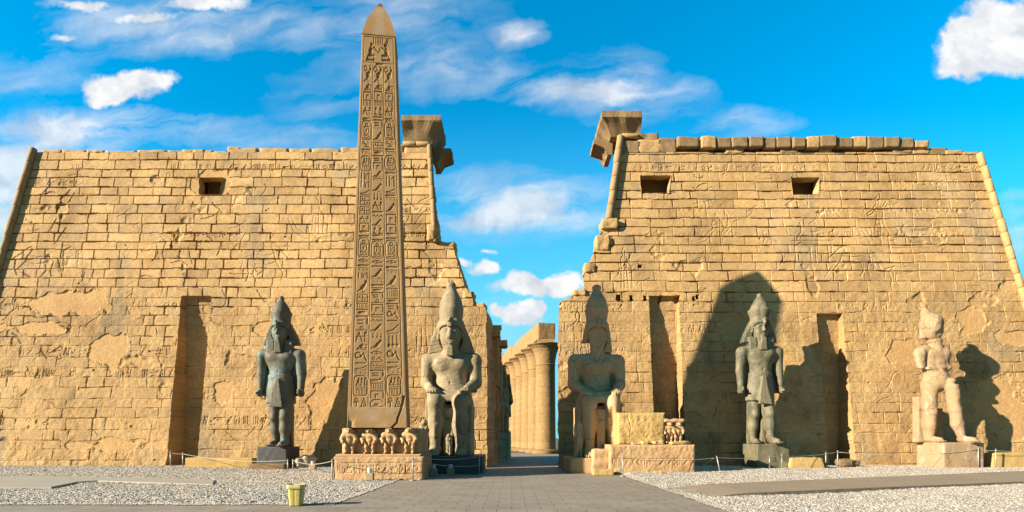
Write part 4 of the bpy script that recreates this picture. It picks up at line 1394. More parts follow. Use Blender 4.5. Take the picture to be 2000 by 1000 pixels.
def pale_statue(loc, H):
    root = empty('statue', loc, 'pale worn standing statue with lost arms and a featureless egg-shaped crown', 'statue', 'standing statues in front of the gate')
    S = SDF((-2.1, -2.3, -.05), (2.6, 1.3, 8.2), .05)
    # legs
    S.cap((-.45, .05, 4.1), (-.38, -.02, 2.3), .56, .43, .12)
    S.ell((-.36, -.12, 2.3), (.36, .36, .36), .12)
    S.cap((-.36, .02, 2.1), (-.33, .1, 1.3), .42, .43, .12)
    S.cap((-.33, .1, 1.3), (-.30, .15, .35), .42, .28, .12)
    S.cap((.78, -.75, 4.15), (.92, -.80, 2.5), .50, .46, .12)
    S.ell((.94, -.92, 2.55), (.38, .36, .4), .12)
    S.cap((.96, -.82, 2.4), (1.12, -.85, 1.4), .44, .43, .12)
    S.cap((1.12, -.85, 1.4), (1.42, -.90, .35), .42, .28, .12)
    S.box((.78, -.72, 4.75), (.7, .6, .35), .05, .12, rx=.2, op='s')
    S.ell((.62, -.85, 4.55), (.28, .3, .22), .1)
    S.cap((.95, -.7, 4.35), (1.02, -.7, 4.6), .2, .12, .1)
    foot(S, -.22, .32, 1.2, .30, yaw=.18)
    foot(S, 1.48, -.75, 1.2, .30, yaw=.20)
    S.box((-.62, .75, 1.75), (.42, .35, 1.75), .06, .05)
    S.box((.45, .55, 1.3), (.45, .3, 1.3), .06, .06)
    # hips, kilt remains
    S.ell((.05, .0, 4.75), (.98, .66, 1.0), .15)
    S.cap((-.3, .05, 4.2), (-.38, .05, 3.7), .66, .5, .15)
    S.cap((-.75, -.1, 5.5), (.92, -.1, 5.62), .24, .24, .1, 1.7)
    S.ell((.15, -.45, 4.7), (.62, .35, .62), .15)
    # chest and stumps
    S.ell((.12, .02, 6.15), (.92, .60, .85), .2)
    S.ell((.1, .02, 6.75), (1.05, .55, .55), .25)
    S.ell((-.25, -.34, 6.65), (.45, .26, .34), .15)
    S.ell((.52, -.32, 6.6), (.45, .26, .34), .15)
    S.cap((-.75, .05, 7.0), (-1.22, .02, 6.75), .40, .42, .15)
    S.cap((-1.24, .0, 6.75), (-1.18, -.05, 5.75), .42, .30, .1)
    S.box((-1.15, -.05, 5.35), (.5, .5, .22), .02, .06, rx=.3, op='s')
    S.cap((.58, .05, 6.85), (.62, .08, 5.7), .48, .34, .2)
    S.cap((-.42, .05, 6.6), (-.40, .05, 5.6), .46, .42, .2)
    S.cap((.05, .0, 7.2), (-.05, -.05, 7.75), .50, .44, .15)
    S.lathe((-.02, -.02, 0), [(7.52, .50), (7.6, .56), (7.72, .55), (7.8, .46)], .9, .05)
    S.wear(.022, .9, 31).wear(.010, .3, 32)
    S.obj('body', M_PALE, root)
    C = SDF((-1.5, -1.2, 7.4), (1.2, 1.2, 10.6), .05)
    C.cap((-.24, -.02, 8.42), (-.34, .0, 8.95), .74, .76, .1)
    C.cap((-.36, .0, 9.0), (-.70, .05, 9.72), .74, .36, .25)
    C.cap((-.70, .05, 9.7), (-.86, .05, 10.26), .30, .17, .12)
    C.ell((-.87, .05, 10.30), (.20, .20, .13), .04)
    C.box((-.86, .1, 8.5), (.16, .3, .65), .06, .12)
    C.ell((-.1, -.72, 8.05), (.5, .22, .35), .15, 's')
    C.wear(.02, .8, 41).wear(.008, .25, 42)
    C.obj('crown', M_PALE, root)
    s = H / 10.4
    root.scale = (s * .92, s, s)
    return root


def seated_statue(loc, label, mat, crown_mat, seed, broken, scale=1.0):
    root = empty('statue', loc, label, 'statue', 'seated statues flanking the gate')
    S = SDF((-2.5, -3.1, -.05), (2.5, 1.7, 9.6), .055)
    for sg in (-1, 1):
        S.cap((.88 * sg, .6, 3.55), (.90 * sg, -1.55, 3.62), .80, .60, .12)             # thigh
        S.ell((.90 * sg, -1.78, 3.55), (.54, .46, .56), .12)                             # knee
        S.cap((.90 * sg, -1.70, 3.4), (.90 * sg, -1.55, 2.2), .50, .54, .15)
        S.cap((.90 * sg, -1.55, 2.2), (.92 * sg, -1.62, .5), .53, .36, .15)              # shin
        S.cap((.90 * sg, -2.02, 3.1), (.91 * sg, -1.98, 1.2), .10, .08, .15)
        foot(S, .94 * sg, -1.45, 1.5, .40, yaw=.02 * sg)
        S.ell((.92 * sg, -1.55, .45), (.46, .42, .36), .1)
        # arms resting on the thighs
        S.cap((.75 * sg, .55, 6.78), (1.72 * sg, .58, 6.62), .46, .52, .2)
        S.cap((1.75 * sg, .55, 6.6), (1.86 * sg, .35, 5.1), .52, .42, .12)
        S.cap((1.86 * sg, .35, 5.0), (1.30 * sg, -.95, 4.50), .42, .30, .12)
        S.ell((1.14 * sg, -1.25, 4.42), (.36, .42, .17), .1)
        for k in range(4):
            fx = 1.14 * sg + (k - 1.5) * .18
            S.cap((fx, -1.45, 4.42), (fx - .02 * sg, -1.98 + .07 * abs(k - 1.4), 4.22), .10, .085, .025)
        S.cap((.86 * sg, -1.10, 4.42), (.74 * sg, -1.55, 4.32), .11, .09, .04)
        S.ell((.58 * sg, -.05, 6.30), (.62, .32, .44), .18)
        S.box((1.42 * sg, .75, 5.6), (.5, .2, 1.2), .08, .12)
    # torso, belly, kilt
    S.ell((0, .55, 6.15), (1.42, .78, 1.0), .25)
    S.ell((0, .42, 5.0), (1.14, .74, 1.05), .25)
    S.ell((0, .20, 4.55), (1.16, .70, .45), .2)
    S.ell((0, -.36, 5.0), (.08, .10, .12), .05, 's')
    S.cap((0, -.40, 5.3), (0, -.36, 6.2), .02, .04, .10, op='s')
    S.box((0, -.30, 4.02), (1.55, 1.15, .34), .25, .15)
    S.box((0, -1.05, 3.85), (.75, .75, .22), .1, .1)
    S.lathe((0, .45, 0), [(4.30, 1.30), (4.36, 1.34), (4.55, 1.28), (4.6, 1.22)], .68, .04)
    # throne, back slab
    S.box((0, .25, 1.72), (1.68, 1.45, 1.72), .06, .06)
    S.box((0, 1.30, 3.5), (1.25, .32, 3.5), .08, .06)
    S.box((0, -1.25, 1.6), (.35, .35, 1.6), .05, .08)
    head(S, (0, -.20, 7.36), 1.16 if broken else 1.28, broken, sz=1.56)
    if broken:
        S.ell((-1.9, -.1, 6.9), (.5, .4, .4), .15, 's')
        S.ell((.7, -2.1, 2.4), (.3, .25, .8), .15, 's')
    S.wear(.022, 1.3, seed).wear(.008, .35, seed + 1)
    S.obj('body', mat, root)
    o = (0, -.20, 7.36)
    nemes(o, 1.16 if broken else 1.28, .5 if broken else .98, .92 if broken else 1.0, 1.05 if broken else 1.32, seed=seed + 3, h=.055, lap=False, sz=1.56).obj('head_cloth', mat, root)
    if broken:
        red = [(9.1, .78), (9.5, .83), (10.2, .93), (10.28, .93)]
        wht = [(10.0, .80), (10.22, .86), (10.5, .86), (10.9, .76), (11.3, .50), (11.55, .34), (11.65, .30), (11.72, .36), (11.86, .36), (11.92, .26), (11.98, .2)]
    else:
        red = [(9.1, .82), (9.4, .84), (10.22, .91), (10.32, .91)]
        wht = [(10.1, .84), (10.4, .88), (10.8, .80), (11.2, .62), (11.55, .42), (11.7, .35), (11.76, .36), (11.95, .37), (12.1, .28)]
    crown((0, .42, 0), 1, red, wht, seed + 5, .055).obj('crown', crown_mat, root)
    if not broken: beard((0, -.34, 7.42), 1.24, .38, .19, .21).obj('beard', mat, root)
    S = SDF((-.4, -1.5, 8.6), (.4, -.2, 9.8), .05)
    S.box((0, -.52, 9.05), (.17, .2, .25), .06, .03).ell((0, -.66, 9.28), (.17, .2, .16), .05).cap((0, -.58, 9.2), (0, -.45, 9.5), .12, .07, .05)
    S.obj('cobra_ornament', mat, root)
    # the small queens carved beside the legs
    for nm, x, y, z, sc_ in (('queen_figure', -1.66, -1.62, .02, 1.0), ('queen_figure', .10, -1.85, .02, .60)):
        if broken and sc_ < 1: continue
        q = SDF((-.45, -.45, -.02), (.45, .45, 2.6), .035)
        q.cap((-.13, 0, 1.2), (-.12, .02, .12), .17, .10, .06).cap((.13, 0, 1.2), (.12, -.05, .12), .17, .10, .06)
        q.ell((0, 0, 1.25), (.28, .20, .28), .08).ell((0, 0, 1.72), (.27, .17, .32), .12).cap((-.14, -.13, 1.78), (-.13, -.15, 1.77), .09, .09, .05).cap((.14, -.13, 1.78), (.13, -.15, 1.77), .09, .09, .05)
        q.cap((-.30, 0, 1.88), (-.30, .0, 1.05), .09, .06, .05).cap((.30, 0, 1.88), (.30, 0, 1.05), .09, .06, .05)
        q.ell((0, -.04, 2.18), (.15, .16, .19), .05).ell((0, .05, 2.2), (.23, .17, .24), .05).box((-.17, -.03, 1.98), (.07, .1, .2), .03, .04).box((.17, -.03, 1.98), (.07, .1, .2), .03, .04)
        q.box((0, .28, 1.1), (.36, .14, 1.1), .04, .05).cap((-.12, 0, .08), (-.12, -.25, .06), .10, .08, .05).cap((.12, -.05, .08), (.12, -.3, .06), .10, .08, .05)
        q.wear(.02, .4, seed + 9)
        ob = q.obj(nm, mat, root)
        ob.location = (x, y, z)
        ob.scale = (sc_ * 1.0, sc_, sc_)
    root.scale = (scale * (.87 if broken else .94), scale, scale)
    return root


def statue_base(name, label, c, w_, d_, h_, mat, seed, rad=.06, wob=.025):
    o = rock_obj(name, mat, None, c, 0, True, w_=w_, d_=d_, h_=h_, seed=seed, rad=rad, wob=wob * .6, n=34, scale=1.1)
    return tag(o, label, 'pedestal')


# seated pair
SD = 38.5
z1 = 1.12
xs_ = (880 - CX) / F * SD
seated_statue((xs_, SD, z1), 'seated grey-tan statue with a short broken beard, beside the tall obelisk', M_GREY, M_GREY, 5, False, .99)
statue_base('statue_pedestal', 'dark low pedestal under the seated statue next to the obelisk', (xs_ + .1, SD - .55, -.05), 4.5, 4.9, z1 + .05, M_BASALT, 61)
xr_ = (1167 - CX) / F * 39.1
seated_statue((xr_, 39.1, 1.0), 'seated brown statue with a broken faceless head, half in shadow, right of the passage', M_BROWN, M_BROWN, 15, True, 1.01)
statue_base('statue_pedestal', 'low cracked sandstone pedestal under the seated statue with the broken face', (xr_ - .05, 38.6, -.05), 4.4, 5.0, 1.05, M_PLINTH, 62, .12, .06)
# standing statues
D1 = 41.0
x1_ = (549 - CX) / F * D1
standing_statue('statue', (x1_, D1, 1.66), 'dark granite standing statue on a black pedestal, left of the obelisk', M_DARK, M_DARK, 7, 11.05, .95)
statue_base('statue_pedestal', 'black granite pedestal under the dark standing statue left of the obelisk', (x1_ - .08, D1 - .2, -.05), 2.15, 2.45, 1.71, M_BASALT, 63)
D2 = 41.2
x2_ = (1484 - CX) / F * D2
standing_statue('statue', (x2_, D2, 1.86), 'green-grey granite standing statue in front of the big arched shadow', M_DARK2, M_DARK2, 8, 11.1, .915,
                crown_red=[(8.85, .70), (9.2, .70), (9.66, .86), (9.78, .88)], crown_white=[(9.6, .70), (9.85, .72), (10.15, .60), (10.45, .43), (10.7, .25), (10.76, .19), (10.82, .21), (10.95, .20), (11.0, .12)])
statue_base('statue_pedestal', 'grey cracked granite pedestal under the green-grey standing statue', (x2_ + .35, D2 - .15, 0), 2.35, 2.5, 1.86, M_DARK2, 64)
D3 = 41.6
x3_ = (1826 - CX) / F * D3
pale_statue((x3_, D3, 1.95), 10.25)
statue_base('statue_pedestal', 'whitish stone pedestal under the pale statue near the right edge', (x3_ + 1.0, D3 - .1, 0), 2.95, 2.7, 1.95, M_PALE, 65)


# ================================================================== OBELISK and the two plinths
def obelisk():
    OX, OY = (743 - CX) / F * 32.5, 32.5
    zb, zt, zp = 2.86, EYE + (HY - 70) / F * 31.6, EYE + (HY - 8) / F * 32.5
    wb, wt = 3.30, 1.86
    root = empty('obelisk', (OX, OY, 0), 'tall granite obelisk carved with three columns of picture signs', 'obelisk', rz=R(8))
    rf = Relief(-1.5, 1.5, 0, zt - zb, .03)
    L = zt - zb
    pxh = L / (835 - 70)
    zz = lambda py: (835 - py) * pxh
    cols = [(-1.22, -.54), (-.40, .34), (.48, 1.20)]
    seq_side = [('falcon', 38), ('man', 18), ('house', 18), ('comb', 15), ('legs', 20), ('lion', 10), ('cart2', 42), ('sun', 16), ('bar', 7), ('dots', 9), ('cart3', 34), ('reeds', 18), ('reeds', 17), ('snake', 15), ('boxes', 22), ('boxes', 20), ('legs', 14), ('house', 17), ('basket', 9), ('bar', 6),
                ('cart2', 42), ('eye', 12), ('bar', 8), ('dots', 10), ('reeds', 14), ('bird', 30), ('boxes', 20), ('comb', 12), ('arc', 12), ('hook', 22), ('pot', 12), ('legs', 24), ('man', 16), ('spiral', 30), ('snake', 11), ('dots', 10), ('cart3', 44), ('ankh', 22)]
    seq_side2 = [('falcon', 38), ('man', 18), ('house', 18), ('comb', 15), ('legs', 20), ('lion', 10), ('cart2', 42), ('sun', 16), ('bar', 7), ('dots', 9), ('cart3', 34), ('bar', 9), ('reeds', 26), ('snake', 14), ('bar', 8), ('dots', 10), ('bird', 24), ('house', 22), ('house', 20), ('basket', 9), ('bar', 6),
                 ('cart2', 42), ('eye', 12), ('bar', 10), ('dots', 10), ('bird', 28), ('comb', 22), ('arc', 10), ('hook', 16), ('spiral', 26), ('snake', 26), ('vase', 30), ('spiral', 34), ('lion', 11), ('dots', 10), ('cart3', 46), ('ankh', 24)]
    seq_mid = [('falcon', 42), ('man', 16), ('house', 24), ('comb', 14), ('pair', 22), ('bar', 7), ('hook', 20), ('dots', 8), ('bird', 26), ('boxes', 20), ('arc', 10), ('hook', 18), ('house', 18), ('bird', 20), ('dots', 9), ('bird', 24), ('vase', 20), ('legs', 22), ('bar', 8), ('water', 10), ('bird', 20), ('pair', 18), ('basket', 9), ('bar', 6),
               ('cart2', 42), ('eye', 14), ('bar', 6), ('bird', 26), ('dots', 10), ('bar', 9), ('arc', 10), ('hook', 16), ('pot', 12), ('house', 20), ('arm', 14), ('water', 10), ('bird', 22), ('vase', 14), ('bird', 26), ('eye', 14), ('spiral', 16), ('boxes', 14), ('hook', 18), ('lion', 14), ('comb', 16), ('house', 20), ('loop', 20)]
    for (a, b), seq in zip(cols, (seq_side, seq_mid, seq_side2)):
        tot = sum(h for _, h in seq)
        k = (797 - 130) / tot
        y = 130
        for nm, hh in seq:
            hh *= k
            g = min(1.6, hh * .1)
            glyph(rf, nm, a, zz(y + hh - g), b, zz(y + g * .6), .048)
            y += hh
    for u in (-1.30, -.47, .41, 1.28):
        rf.seg((u, zz(795)), (u, zz(128)), .035, .025)
    # scene under the point: kneeling king before a seated god
    glyph(rf, 'man', -1.15, zz(122), -.3, zz(84), .065)
    glyph(rf, 'man', 1.1, zz(120), .2, zz(84), .065)
    rf.line([(.55, zz(90)), (.72, zz(74))], .06, .07)
    rf.line([(.68, zz(90)), (.85, zz(74))], .06, .07)
    rf.line([(-.3, zz(98)), (0, zz(104)), (.1, zz(96))], .06, .06)
    for k in range(5): rf.seg((-.45 + .2 * k, zz(87)), (-.45 + .2 * k, zz(76)), .06, .05)
    rf.seg((-.2, zz(127)), (.35, zz(127)), .1, .06)
    rf.rrect(-1.28, zz(125), 1.26, zz(74), .03, .035, .03)
    # crack and broken foot
    rf.line([(1.35, zz(775)), (1.18, zz(800)), (1.02, zz(815)), (.95, zz(826)), (.72, zz(834))], .10, .16)
    H = rf.H + 0.006 * fbm(rf.U[None] + 0 * rf.H, rf.V[:, None] + 0 * rf.H, .5, 3, 3)
    foot_m = sstep(1.0, .15, rf.V)[:, None]
    U2 = rf.U[None] + 0 * H
    V2 = rf.V[:, None] + 0 * H
    H = H - foot_m * np.clip(fbm(U2, V2, .8, 9, 3), 0, 1) * .25 * (np.abs(U2) > .9)
    half = (wb + (wt - wb) * V2 / L) / 2
    X = U2 / 1.5 * half
    B = Build()
    white = sstep(1.5, .9, V2) * sstep(.15, .5, V2) * np.clip(.5 + fbm(U2, V2, 1.0, 12, 4) * 1.6, 0, 1)
    tone = 1 + .12 * fbm(U2, V2, 2.5, 14, 4)
    tint = np.stack([tone + .12 * white, tone + .28 * white, tone + .75 * white], -1)
    edge = np.clip((1.5 - np.abs(U2)) / .07, 0, 1)
    H = H * edge - .03 * (1 - edge)
    B.grid(np.stack([X, -half - H, V2 + zb], -1), col=tint)
    n = len(rf.V)
    vv = rf.V
    hf = (wb + (wt - wb) * vv / L) / 2
    # the other three sides, the east one also carved with sunk signs
    for k, (dx, dy) in enumerate(((1, 0), (0, 1), (-1, 0))):
        t = np.linspace(-1, 1, 41)
        T = t[None] * hf[:, None]
        D = hf[:, None] + 0 * T - .03 * (np.abs(t)[None] > .97)
        P = np.stack([dx * D - dy * T, dy * D + dx * T, vv[:, None] + zb + 0 * T], -1)
        B.grid(P)
    B.quad((-wb / 2, -wb / 2, zb), (-wb / 2, wb / 2, zb), (wb / 2, wb / 2, zb), (wb / 2, -wb / 2, zb))
    B.obj('shaft', M_GRAN, root)
    # point: slightly bulging pyramid with a blunt broken tip and a pale stripe
    m = 22
    rows = []
    for k in range(m + 1):
        t = k / m
        rr = wt / 2 * (1 - t ** 1.36) + .05 * t
        z = zt + .03 + (zp - zt - .03) * t
        ring = []
        for (xa, ya), (xb, yb) in (((-1, -1), (1, -1)), ((1, -1), (1, 1)), ((1, 1), (-1, 1)), ((-1, 1), (-1, -1))):
            for q in range(10): ring.append((rr * (xa + (xb - xa) * q / 10), rr * (ya + (yb - ya) * q / 10), z))
        ring.append(ring[0])
        rows.append(ring)
    rows.append([(0, 0, zp + .02)] * 41)
    P = np.array(rows)
    w3 = wob3(P, .5, 4)
    P[..., 0] += w3 * .012
    P[:, -1] = P[:, 0]
    tt = np.ones(P.shape)
    strip = (np.abs(P[..., 0]) < .22) & (P[..., 1] < 0) & (P[..., 2] < zp - .5)
    tt[strip] = (1.05, 1.22, 1.7)
    tt *= np.array([.86, .84, .82])
    tt[-4:] *= .35
    B = Build()
    B.grid(P, col=tt)
    B.quad((-wt / 2 - .02, -wt / 2 - .02, zt), (wt / 2 + .02, -wt / 2 - .02, zt), (wt / 2 + .02, wt / 2 + .02, zt), (-wt / 2 - .02, wt / 2 + .02, zt))
    B.obj('pointed_top', M_GRAN, root)


obelisk()


def carved_block(name, mat, parent, loc, w_, d_, h_, seed, deco=None, res=.035, rough=.03, rz=0.0, bev=.06):
    """block whose front face is a carved height field; the other faces are worn too"""
    rf = Relief(-w_ / 2, w_ / 2, 0, h_, res)
    if deco: deco(rf)
    U = rf.U[None] + 0 * rf.H
    V = rf.V[:, None] + 0 * rf.H
    H = rf.H + rough * fbm(U, V, .9, seed, 4) + rough * .6 * fbm(U, V, .22, seed + 1, 3)
    e = np.minimum(np.minimum(U - U.min(), U.max() - U), np.minimum(V, V.max() - V))
    H = H * np.clip(e / .05, 0, 1) - bev * np.exp(-e / .05)
    tone = 1 + .14 * fbm(U, V, 1.2, seed + 2, 4)
    B = Build()
    P = np.stack([U, -d_ / 2 - H, V], -1)
    B.grid(P, col=np.stack([tone] * 3, -1))
    nb = 14
    for s in (0, -1):
        fr = P[:, s]
        bk = fr.copy()
        bk[:, 1] = d_ / 2
        t = np.linspace(0, 1, nb)[None, :, None]
        G = fr[:, None] * (1 - t) + bk[:, None] * t
        G[..., 0] += (.5 * rough * fbm(G[..., 1], G[..., 2], .7, seed + 5, 4)) * np.minimum(np.linspace(0, 6, nb), 1)[None]
        B.grid(G, flip=(s == 0))
    fr = P[-1]
    bk = fr.copy()
    bk[:, 1] = d_ / 2
    t = np.linspace(0, 1, nb)[:, None, None]
    G = fr[None] * (1 - t) + bk[None] * t
    G[1:-1, 1:-1, 2] += .6 * rough * fbm(G[1:-1, 1:-1, 0], G[1:-1, 1:-1, 1], .7, seed + 7, 4)
    B.grid(G)
    B.grid(np.stack([np.stack([P[0, :, 0], P[0, :, 0] * 0 + d_ / 2, P[0, :, 2]], -1), np.stack([P[-1, :, 0], P[-1, :, 0] * 0 + d_ / 2, P[-1, :, 2]], -1)], 0), flip=True)
    o = B.obj(name, mat, parent, loc)
    o.rotation_euler = (0, 0, rz)
    return o


def frieze(z0, z1, x0, x1, seed, depth=.05, dens=1.0):
    def f(rf):
        r_ = random.Random(seed)
        keys = ['man', 'bird', 'reeds', 'vase', 'legs', 'boxes', 'pot', 'ankh', 'arm', 'lion']
        rf.seg((x0, z1 + .06), (x1, z1 + .06), .06, depth)
        x = x0
        while x < x1 - .3:
            w_ = r_.uniform(.22, .5)
            if r_.random() < dens: glyph(rf, r_.choice(keys), x, z0, x + w_, z1, depth)
            x += w_ + .05
        for k in range(5):
            a = r_.uniform(x0, x1)
            rf.line([(a, z1), (a + r_.uniform(-.2, .2), (z0 + z1) / 2), (a + r_.uniform(-.3, .3), z0)], .05, depth * 1.6)
    return f


def baboon_mesh():
    S = SDF((-.55, -.6, -.02), (.55, .45, 1.6), .025)
    S.ell((0, -.12, 1.33), (.17, .18, .14), .05)
    S.cap((0, -.20, 1.30), (0, -.38, 1.25), .105, .075, .04)
    S.ell((0, .02, 1.27), (.27, .20, .22), .05)
    S.box((0, -.22, 1.40), (.15, .07, .025), .02, .03)
    for sg in (-1, 1):
        S.ell((.07 * sg, -.29, 1.36), (.045, .06, .03), .01, 's')
        S.cap((.20 * sg, -.04, 1.10), (.31 * sg, -.10, .84), .15, .11, .03)
        S.cap((.31 * sg, -.10, .84), (.27 * sg, -.20, .70), .095, .07, .03)
        S.ell((.26 * sg, -.24, .67), (.075, .07, .09), .02)
        S.cap((.11 * sg, .02, .70), (.16 * sg, -.08, .40), .13, .085, .03)
        S.cap((.16 * sg, -.08, .40), (.15 * sg, .0, .09), .08, .06, .02)
        S.cap((.15 * sg, .0, .06), (.17 * sg, -.24, .05), .075, .06, .03)
    S.ell((0, -.01, 1.02), (.27, .20, .24), .05)
    S.ell((0, -.03, .78), (.17, .15, .20), .05)
    S.cap((0, -.14, .62), (0, -.18, .50), .045, .03, .02)
    S.box((0, .22, .75), (.22, .2, .70), .05, .06)
    S.wear(.010, .25, 77)
    return S.mesh('baboon')


def plinths():
    bab = baboon_mesh()
    bab.materials.append(M_PLINTH)
    # under the obelisk
    OX, OY = (741 - CX) / F * 31.0, 32.55
    root = empty('obelisk_plinth', (OX, OY, 0), 'granite plinth under the obelisk with four carved baboons on its front', 'plinth', rz=R(2))
    carved_block('base', M_PLINTH, root, (0, 0, -.06), 4.85, 4.2, 1.32, 500, frieze(.42, .92, -2.2, 2.2, 3, .03), rough=.05)
    carved_block('ledge', M_PLINTH, root, (-.03, .02, 1.262), 4.62, 4.05, .14, 503, None, rough=.02, bev=.03)
    carved_block('upper_block', M_PLINTH, root, (-.02, .38, 1.405), 4.38, 3.1, 1.44, 506, lambda rf: [glyph(rf, 'cart2', x - .12, .35, x + .16, .85, .035) for x in (-.52, .52, 1.35)], rough=.03)
    for k, px in enumerate((679, 719, 757, 797)):
        x = (px - 741) / F * 31.0
        o = bpy.data.objects.new('baboon', bab)
        COL.objects.link(o)
        o.parent = root
        o.location = (x + .0, -1.32, 1.405)
        o.rotation_euler = (0, 0, R((6, -3, 4, -5)[k]))
        o.scale = (1.22, 1.15, (.98, .97, .99, 1.0)[k])
    # the empty one on the right
    y0 = 35.0
    X = lambda px, y=y0: (px - CX) / F * y
    root = empty('ruined_plinth', (X(1275), y0 + 1.6, 0), 'low orange stone base of the missing obelisk with carved band', 'plinth')
    carved_block('base', M_PLINTH, root, (X(1275) - X(1275), 0, -.06), X(1359) - X(1191), 3.0, 1.92, 520, frieze(.62, .98, -2.5, 2.5, 9, .035), rough=.06, bev=.1)
    rock_obj('side_block', M_PLINTH, root, (X(1176) - X(1275), .2, -.05), .03, w_=1.1, d_=2.6, h_=1.62, seed=521, rad=.12, wob=.05, n=18)
    b = carved_block('stone_block', M_OCHRE, None, (X(1254, 35.6), 36.75, 1.85), X(1299, 35.4) - X(1205, 35.4), 2.1, 2.05, 530, lambda rf: rf.line([(-.9, 1.9), (-.7, 1.2), (-.75, .5)], .05, .05), rough=.07, bev=.16)
    tag(b, 'large rough yellowish block lying on the ruined plinth', 'stone block')
    q = empty('baboon_fragment', (X(1322, 35.2), 36.1, 1.86), 'broken carved stone with headless baboons, at the right end of the ruined plinth', 'stone block')
    carved_block('back_slab', M_PLINTH, q, (0, .45, 0), 1.28, .9, 1.52, 540, None, rough=.05, bev=.12)
    for k, x in enumerate((-.28, .30)):
        o = bpy.data.objects.new('baboon', bab)
        COL.objects.link(o)
        o.parent = q
        o.location = (x, -.08, .10)
        o.scale = (1.05, 1.1, .95)
    rock_obj('cap_stone', M_PLINTH, q, (.02, .2, 1.42), w_=1.35, d_=1.2, h_=.24, seed=541, rad=.1, wob=.05)
    labs = ['small flat stone at the left end on top of the ruined plinth', 'squarish small stone in the middle of the ruined plinth top', 'slanting small stone just left of the headless baboons', 'long flat stone at the foot of the headless baboons']
    for k, (px, w_, h_) in enumerate(((1247, .75, .16), (1262, .5, .22), (1287, .62, .27), (1330, 1.4, .22))):
        o = rock_obj('loose_stone', M_OCHRE if k % 2 else M_PLINTH, None, (X(px, 35.1), 35.45, 1.85), .1 * k, w_=w_, d_=.5, h_=h_, seed=550 + k, rad=.07, wob=.04)
        tag(o, labs[k], 'stone', 'small loose stones on the ruined plinth')


plinths()

# ================================================================== SMALL THINGS on the ground
def bench_block(name, px0, px1, pyt, pyb, y, d_, mat, seed, label, cat='stone block', z=.1, taper=0.0, rough=.03):
    a, b = at(px0, pyb, y), at(px1, pyt, y)
    o = rock_obj(name, mat, None, ((a.x + b.x) / 2, y + d_ / 2, z), 0, False, w_=b.x - a.x, d_=d_, h_=b.z - z, seed=seed, rad=.06, wob=rough, n=16, scale=.7, taper=taper)
    return tag(o, label, cat)


bench_block('low_wall', 361, 492, 894, 918, 40.6, .9, M_OCHRE, 601, 'long low yellowish wall between the left niche and the black pedestal', 'low wall', rough=.02)
bench_block('stone_block', 487, 555, 906, 929, 38.3, .9, M_BRBLK, 602, 'flat brown block lying in front of the black pedestal', rough=.015, z=.05)
bench_block('stone_block', 1543, 1611, 894, 918, 39.4, 1.0, M_OCHRE, 603, 'yellow block with sloping sides beside the grey granite pedestal', taper=.12, rough=.015)
bench_block('stone_block', 1939, 2030, 884, 910, 40.4, 1.0, M_OCHRE, 604, 'yellow block with sloping sides at the right edge, beside the whitish pedestal', taper=.1, rough=.015)
bench_block('step_block', 1159, 1199, 917, 929, 34.2, .7, M_OCHRE, 605, 'small pale step stone before the ruined plinth', z=-.02, rough=.02)
a = at(595, 918, 40.2)
tag(rock_obj('boulder', M_WHITEST, None, (a.x, 40.4, .05), .3, w_=1.25, d_=.9, h_=.95, seed=606, rad=.3, wob=.12, n=14), 'rough whitish boulder between the black pedestal and the obelisk', 'boulder')
a = at(1660, 905, 41.0)
tag(rock_obj('boulder', M_BRBLK, None, (a.x, 41.4, .1), .1, w_=1.6, d_=.9, h_=.62, seed=607, rad=.25, wob=.06, n=14), 'smooth brown boulder at the foot of the right niche', 'boulder')
a = at(1290, 926, 34.2)
tag(rock_obj('stone', M_OCHRE, None, ((1285 - CX) / F * 34.3, 34.3, 0), .1, w_=.5, d_=.35, h_=.28, seed=608, rad=.06, wob=.03), 'small yellow stone on the gravel before the ruined plinth', 'stone')


def floodlight(px, y, label, twin=False, z=0.0):
    x = (px - CX) / F * y
    root = empty('floodlight', (x, y, z), label, 'floodlight', 'ground floodlights')
    v, q = rock(.85 if twin else .44, .36, .30 if twin else .42, px, .03, .006, 8)
    link('housing', npmesh('housing', v, q, False), M_LAMPB, root)
    for dx in ((-.2, .2) if twin else (0,)):
        B = Build()
        zb = .30 if twin else .42
        if twin: B.box((dx, 0, zb + .07), (.17, .13, .07), 0, .9)
        else:
            B.lathe((dx, 0, zb), [(0, 0), (0, .10), (.05, .12), (.22, .13), (.24, .11), (.24, 0)], 16)
        B.box((dx, .0, zb + .005), (.05, .16, .012))
        B.obj('lamp_head', M_LAMPW, root)


floodlight(611, 38.2, 'small floodlight box on the gravel beside the whitish boulder', z=.04)
floodlight(722, 29.7, 'small floodlight in front of the obelisk plinth', z=.03)
floodlight(847, 33.6, 'wide box with two flat lamp heads before the dark low pedestal')
floodlight(880, 34.4, 'box with one upright lamp before the dark low pedestal')


def fence_post(bx, by, tx, ty, y, label):
    b, t = at(bx, by, y), at(tx, ty, y)
    b.z = .03 if y < 36 else .1
    root = empty('barrier_post', b, label, 'post', 'thin barrier posts holding the rope')
    d = t - b
    B = Build()
    B.tube([(0, 0, 0), d * .5, d], .038, 10)
    B.obj('pole', M_POST, root, smooth=True)
    B = Build()
    B.tube([d * .93, d * .96], .062, 10)
    B.tube([d, d + Vector((0, 0, .05))], [.05, .03], 10)
    B.obj('rope_ring', M_POST, root, smooth=True)
    B = Build()
    B.lathe((0, 0, 0), [(-.03, 0), (-.03, .15), (.02, .15), (.035, .05), (.035, 0)], 16)
    B.obj('foot_plate', M_POST, root)
    return b + d * .945


